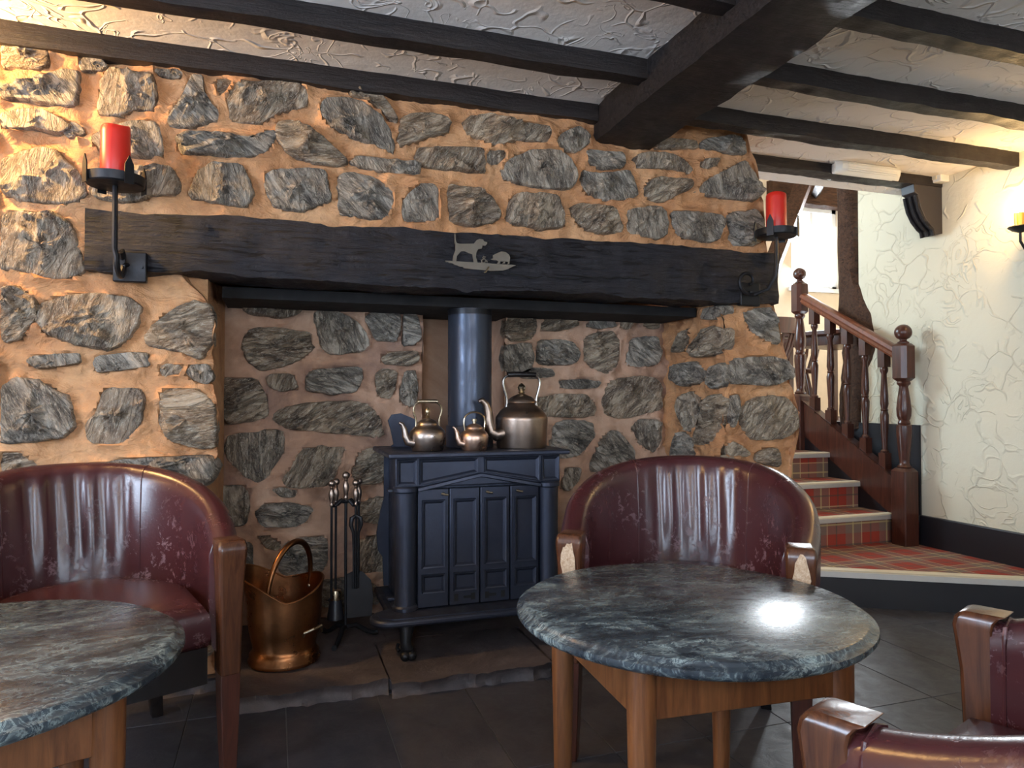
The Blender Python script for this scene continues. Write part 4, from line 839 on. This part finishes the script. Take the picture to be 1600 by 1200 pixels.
# ------------------------------------------------------------------ candle sconces
def sconce(x, y, z, wall_y, side, lab_s, lab_c, plate_x):
    t = thing('candle_sconce', lab_s, 'sconce', (x, y, z-.30), None, 'iron candle sconces on the lintel')
    R = .083
    MB().lathe([(.001, -.004), (R-.004, -.004), (R, 0), (R+.003, .026), (R, .027), (R-.004, .003), (.001, .003)], (x, y, z), 40).build('drip_tray', 'black_iron', t)
    for k in range(4):
        a = -.95+PI/2*k; ca, sa = math.cos(a), math.sin(a)
        MB().ring_loft([[Vector((x+ca*(R+.004+o)-sa*wd, y+sa*(R+.004+o)+ca*wd, z+h)) for o, wd in ((0, -hw), (.004, -hw), (.004, hw), (0, hw))] for h, hw, in ((-.012, .014), (.030, .014), (.048, .013), (.075, .001))]).build('spike_leaf', 'black_iron', t)
    dy = wall_y - y
    if side < 0:
        pts = [(x, y, z-.004), (x, y, z-.10), (x, y, z-.20)] + [(x+.006, y+.055-.055*math.cos(a), z-.225-.05*math.sin(a)) for a in [PI*k/10 for k in range(11)]] + [(x+.006, y+.085-.03*(1-k/8.)*math.cos(PI*k/4), z-.215+.03*(1-k/8.)*math.sin(PI*k/4)) for k in range(1, 7)]
        MB().tube(pts, .0085, 8, flat=1.3).build('scroll_stem', 'black_iron', t)
    else:
        pts = [(x, y, z-.004), (x, y, z-.10), (x-.005, y, z-.17), (x-.03, y+.02, z-.225), (x-.075, y+.05, z-.245)]
        cxs, czs = x-.085, z-.185
        pts += [(cxs+(.058-.006*k*.5)*math.cos(-1.4-k*.42), y+.075, czs+(.058-.006*k*.5)*math.sin(-1.4-k*.42)) for k in range(16)]
        MB().tube(pts, .008, 8).build('scroll_stem', 'black_iron', t)
    pz = z-.235
    MB().box((plate_x-.05, wall_y-.014, pz-.05), (plate_x+.05, wall_y+.015, pz+.05)).build('back_plate', 'black_iron', t, .004)
    for s in (-1, 1): MB().tube([(plate_x+s*.035, wall_y-.012, pz), (plate_x+s*.035, wall_y-.022, pz)], .006, 6).build('screw', 'black_iron', t)
    MB().tube([(plate_x, wall_y, pz+.01), (x+(.006 if side < 0 else -.075), y+(.10 if side < 0 else .07), pz)], .007, 8).build('strut', 'black_iron', t)
    rr = .042; cz = z+.0035
    top = [[Vector((x+r*math.cos(2*PI*k/28), y+r*math.sin(2*PI*k/28), cz+h+(.006*math.sin(2*PI*k/28*1+.8)+.004*math.sin(4*PI*k/28))*q)) for k in range(28)] for r, h, q in ((rr*.96, 0, 0), (rr, .004, 0), (rr, .09, 0), (rr*.99, .160, .6), (rr*.97, .176, 1), (rr*.88, .181, 1), (rr*.74, .176, .8), (rr*.55, .168, .4), (.002, .166, 0))]
    c = thing('pillar_candle', lab_c, 'candle', (x, y, cz), None, 'red pillar candles')
    MB().ring_loft(top).build('wax', 'red_wax', c, angle=70); MB().tube([(x, y, cz+.164), (x+.002, y, cz+.178)], .0015, 6).build('wick', 'black_paint', c)
p = at(180, 289, 'y', 2.49); sconce(p.x, 2.49, p.z, 2.622, -1, 'black iron candle sconce at the left end of the lintel', 'red pillar candle in the sconce at the lintel\'s left end', p.x+.022)
p = at(1213, 369, 'y', 2.50); sconce(p.x, 2.50, p.z, 2.622, 1, 'black iron scroll candle sconce at the right end of the lintel', 'red pillar candle in the sconce nearest the stairs', p.x-.05)

# ------------------------------------------------------------------ dog and hedgehog plaque
o0 = at(751, 410, 'y', 2.605); S = 2.72/F_PX*.985
t = thing('metal_plaque', 'flat metal cut-out of a dog & hedgehog on the lintel', 'plaque', (o0.x, 2.606, o0.z))
DOG = '''345 290 345 450 360 480 360 580 325 680 310 780 375 785 385 690 460 605 520 600 600 640 660 655 690 800 755 805 725 700 735 620 770 560 800 560 830 555 842 500 890 505 925 470 925 440 870 425 850 390 790 382 745 400 690 465 440 470 385 455 365 400 365 300'''
HOG = '990 745 1030 725 1030 670 1110 635 1180 605 1260 618 1320 665 1338 720 1325 780 1325 825 1290 835 1300 790 1250 785 1245 820 1200 825 1220 785 1165 785 1150 825 1105 825 1125 785 1100 765 1000 755'
BASE = '180 770 690 800 1440 850 1370 885 1300 920 1220 945 1000 955 700 925 510 905 490 880 420 875 400 855 340 850 320 822 240 815 230 795 190 795'
def cut(txt, name):
    q = [float(a) for a in txt.split()]; pts = [(680+a/11.43, 340+b/11.43) for a, b in zip(q[::2], q[1::2])]
    pts = [((lambda e: (e.x, e.z))(at(a, b, 'y', 2.606))) for a, b in pts]
    bmv = MB().prism(pts, lambda u, v, w_: Vector((u, 2.604+w_, v)), .006)
    return bmv.build(name, 'plaque_metal', t, angle=20)
cut(DOG, 'dog_silhouette'); cut(HOG, 'hedgehog_silhouette'); cut(BASE, 'ground_strip')
def pp(a, b, y=2.606): return at(680+a/11.43, 340+b/11.43, 'y', y)
MB().tube([pp(*q) for q in ((935, 800), (880, 735), (848, 712), (862, 692), (895, 700), (880, 730), (830, 765), (835, 800), (875, 805), (925, 765))], .0030, 6).build('ampersand', 'plaque_metal', t)
MB().tube([pp(955, 885, 2.604), pp(955, 885, 2.594), pp(940, 920, 2.588), pp(905, 970, 2.586), pp(885, 980, 2.584), pp(875, 965, 2.584)], .0028, 8).build('cup_hook', 'brass', t)

# ------------------------------------------------------------------ tables
def table(loc, rz, label):
    t = thing('pub_table', label, 'table', loc, rz, 'round slate-topped tables'); H = .556; R = .372
    MB().lathe([(.001, H-.042), (R-.05, H-.042), (R-.035, H-.040), (R-.018, H-.034), (R-.006, H-.028), (R, H-.020), (R-.001, H-.012), (R-.010, H-.008), (R-.013, H-.006), (R-.016, H-.002), (R-.020, H), (.001, H)], (0, 0, 0), 96).build('table_top', 'green_slate_top', t, angle=50)
    q = .30; pts = [(q*math.cos(a), q*math.sin(a)) for a in (PI/4, 3*PI/4, 5*PI/4, 7*PI/4)]
    for x, y in pts:
        MB().lathe([(.017, 0), (.019, .01), (.027, H-.13), (.027, H-.042)], (x, y, 0), 20).build('leg', 'table_wood', t)
    for i in range(4):
        a = Vector((*pts[i], 0)); b = Vector((*pts[(i+1) % 4], 0)); e = (b-a).normalized(); nv = Vector((e.y, -e.x, 0)); a2 = a+e*.018; b2 = b-e*.018
        MB().prism([(0, 0), ((b2-a2).length, 0), ((b2-a2).length, -.095), (0, -.095)], lambda u, v, w_: a2+e*u+nv*(w_-.011)+Vector((0, 0, H-.042+v)), .022).build('apron', 'table_wood', t, .002)
    return t
table((.853, 1.352, 0), math.radians(42-45), 'round green slate table with wooden legs in front of the stove')
table((-.53, 1.455, 0), math.radians(20), 'round green slate table cut off by the left edge')

# ------------------------------------------------------------------ tub chairs
def tub_chair(loc, rz, label, worn=False):
    t = thing('tub_chair', label, 'chair', loc, rz, 'oxblood leather tub chairs')
    AX, BX, BY, LA = .292, .322, .32, .21
    side = [(AX+(BX-AX)*math.sin(PI/2*k/8), LA*k/8) for k in range(8)]
    path = [(-x, y) for x, y in side] + [(-BX*math.cos(a), LA+BY*math.sin(a)) for a in [PI*k/60 for k in range(61)]] + side[::-1]
    M_ = len(path)
    def ztop(y): return .608+.188*(.55*min(1, y/.53)+.45*smooth(0, .53, y))
    rings = []
    for i, (x, y) in enumerate(path):
        a = Vector(path[max(0, i-1)]); b = Vector(path[min(M_-1, i+1)]); e = (b-a).normalized(); nrm = Vector((-e.y, e.x))
        zt = ztop(y); back = smooth(.05, .5, y); ring = []
        sec = [(-.034, .34)] + [(-.036+.004*math.sin(PI*k/14), .36+(zt-.035-.36)*k/14) for k in range(15)] + [(-.031, zt-.014), (-.018, zt-.003), (0, zt), (.020, zt-.004), (.034, zt-.018), (.040, zt-.045), (.040, .55), (.036, .42), (.030, .30), (0, .29)]
        for j, (o, z) in enumerate(sec):
            lean = .075*back*max(0, (z-.36))/.45
            if 1 <= j <= 15:
                tt = (z-.36)/(zt-.36); cen = smooth(.19, .13, abs(x))*smooth(.3, .4, y)
                o += cen*(.0075*math.sin(x*95+.6*math.sin(z*9))+.004*math.sin(x*47+2))*smooth(.15, .55, tt)*smooth(1.02, .85, tt)
                o -= .010*math.sin(PI*tt)*(1-cen*.4)
            p2 = Vector((x*(1+.0*z), y)) + nrm*o + Vector((nrm.x*.35, max(0, nrm.y)))*lean
            ring.append(Vector((p2.x, p2.y, z)))
        rings.append(ring)
    sh = MB().ring_loft(rings).build('upholstered_shell', 'oxblood_leather', t, angle=60)
    for i in range(M_):
        pass
    for tgt in (-.185, .185):
        i = min((k for k in range(M_) if path[k][1] > LA+.05), key=lambda k: abs(path[k][0]-tgt))
        MB().tube([rings[i][j] for j in range(1, 20)], .0024, 6).build('seam_piping', 'oxblood_leather', sh)
    # wooden arm ends and their piping
    for s in (-1, 1):
        fr_ = []
        for z, yo, hw in ((.27, 0, .026), (.40, -.002, .029), (.52, -.006, .033), (.575, -.013, .036), (.596, -.016, .037), (.610, -.013, .0365), (.619, -.006, .034), (.623, .004, .030)):
            fr_.append([Vector((s*AX+s*.004+u*hw, v+yo, z)) for u, v in ((-1, -.028), (-.85, -.036), (.85, -.036), (1, -.028), (1, .026), (-1, .026))])
        ar = MB().ring_loft(fr_).build('arm_facing', 'arm_wood', t, .003, 30)
        if worn:
            wr_ = random.Random(int(5+s))
            ol = [(math.cos(a)*(.017+.006*wr_.random()), math.sin(a)*(.050+.02*wr_.random())) for a in [2*PI*k/18 for k in range(18)]]
            MB().prism(ol, lambda u, v, w_: Vector((s*AX+s*.004+u, -.0375-w_-.013*smooth(.40, .60, .545+v)-.002*smooth(.58, .62, .545+v), .545+v)), .002).build('worn_patch', 'worn_wood', ar)
        MB().tube([Vector((s*AX+s*.004+u*.038, .028, z)) for u, z in ((-1, .34), (-1, .5), (-1.02, .579), (-.8, .606), (0, .616), (.8, .606), (1.04, .579), (1.02, .5), (1, .3))], .0038, 8).build('arm_piping', 'oxblood_leather', ar)
        MB().ring_loft([[Vector((s*(AX+.004+dx_)+u*h, v*h-.005+yo, z)) for u, v in ((-1, -1), (1, -1), (1, 1), (-1, 1))] for z, h, dx_, yo in ((.285, .026, 0, 0), (.15, .023, 0, -.003), (0, .017, 0, -.008))]).build('leg', 'mahogany', t, .003)
        MB().ring_loft([[Vector((s*(.20+dx_)+u*h, .44+yo+v*h, z)) for u, v in ((-1, -1), (1, -1), (1, 1), (-1, 1))] for z, h, dx_, yo in ((.30, .026, 0, 0), (.15, .022, .012, .02), (0, .016, .03, .05))]).build('leg', 'dark_leg', t, .003)
    # seat cushion
    sp = [(-AX+.045, LA*.1), (-AX+.040, -.03)]
    out = [(-.245, -.028), (-.12, -.038), (0, -.042), (.12, -.038), (.245, -.028)] + [(.258*math.cos(a), LA+.29*math.sin(a)) for a in [PI*k/24 for k in range(25)]]
    cxm, cym = 0, .22
    MB().ring_loft([[Vector((cxm+(x-cxm)*s, cym+(y-cym)*s, z)) for x, y in out] for s, z in ((.90, .345), (.98, .355), (1.0, .375), (1.005, .41), (.99, .435), (.95, .452), (.85, .462), (.6, .468), (.3, .47), (.02, .47))]).build('seat_cushion', 'oxblood_leather', t, angle=60)
    MB().ring_loft([[Vector((x*.985, (y+.012)*1.0 if y < 0 else y, z)) for x, y in out] for z in (.255, .35)]).build('seat_rail', 'dark_leg', t)
    return t
tub_chair((-.395, 1.945, 0), math.radians(20), 'oxblood leather tub chair at the left, before the rubble stone pier')
tub_chair((1.03, 1.665, 0), math.radians(-36), 'worn oxblood leather tub chair behind the table, facing it from the stove side', True)
tub_chair((.925, .805, 0), math.radians(180+24), 'oxblood leather tub chair in the bottom right corner, its back to the viewer')
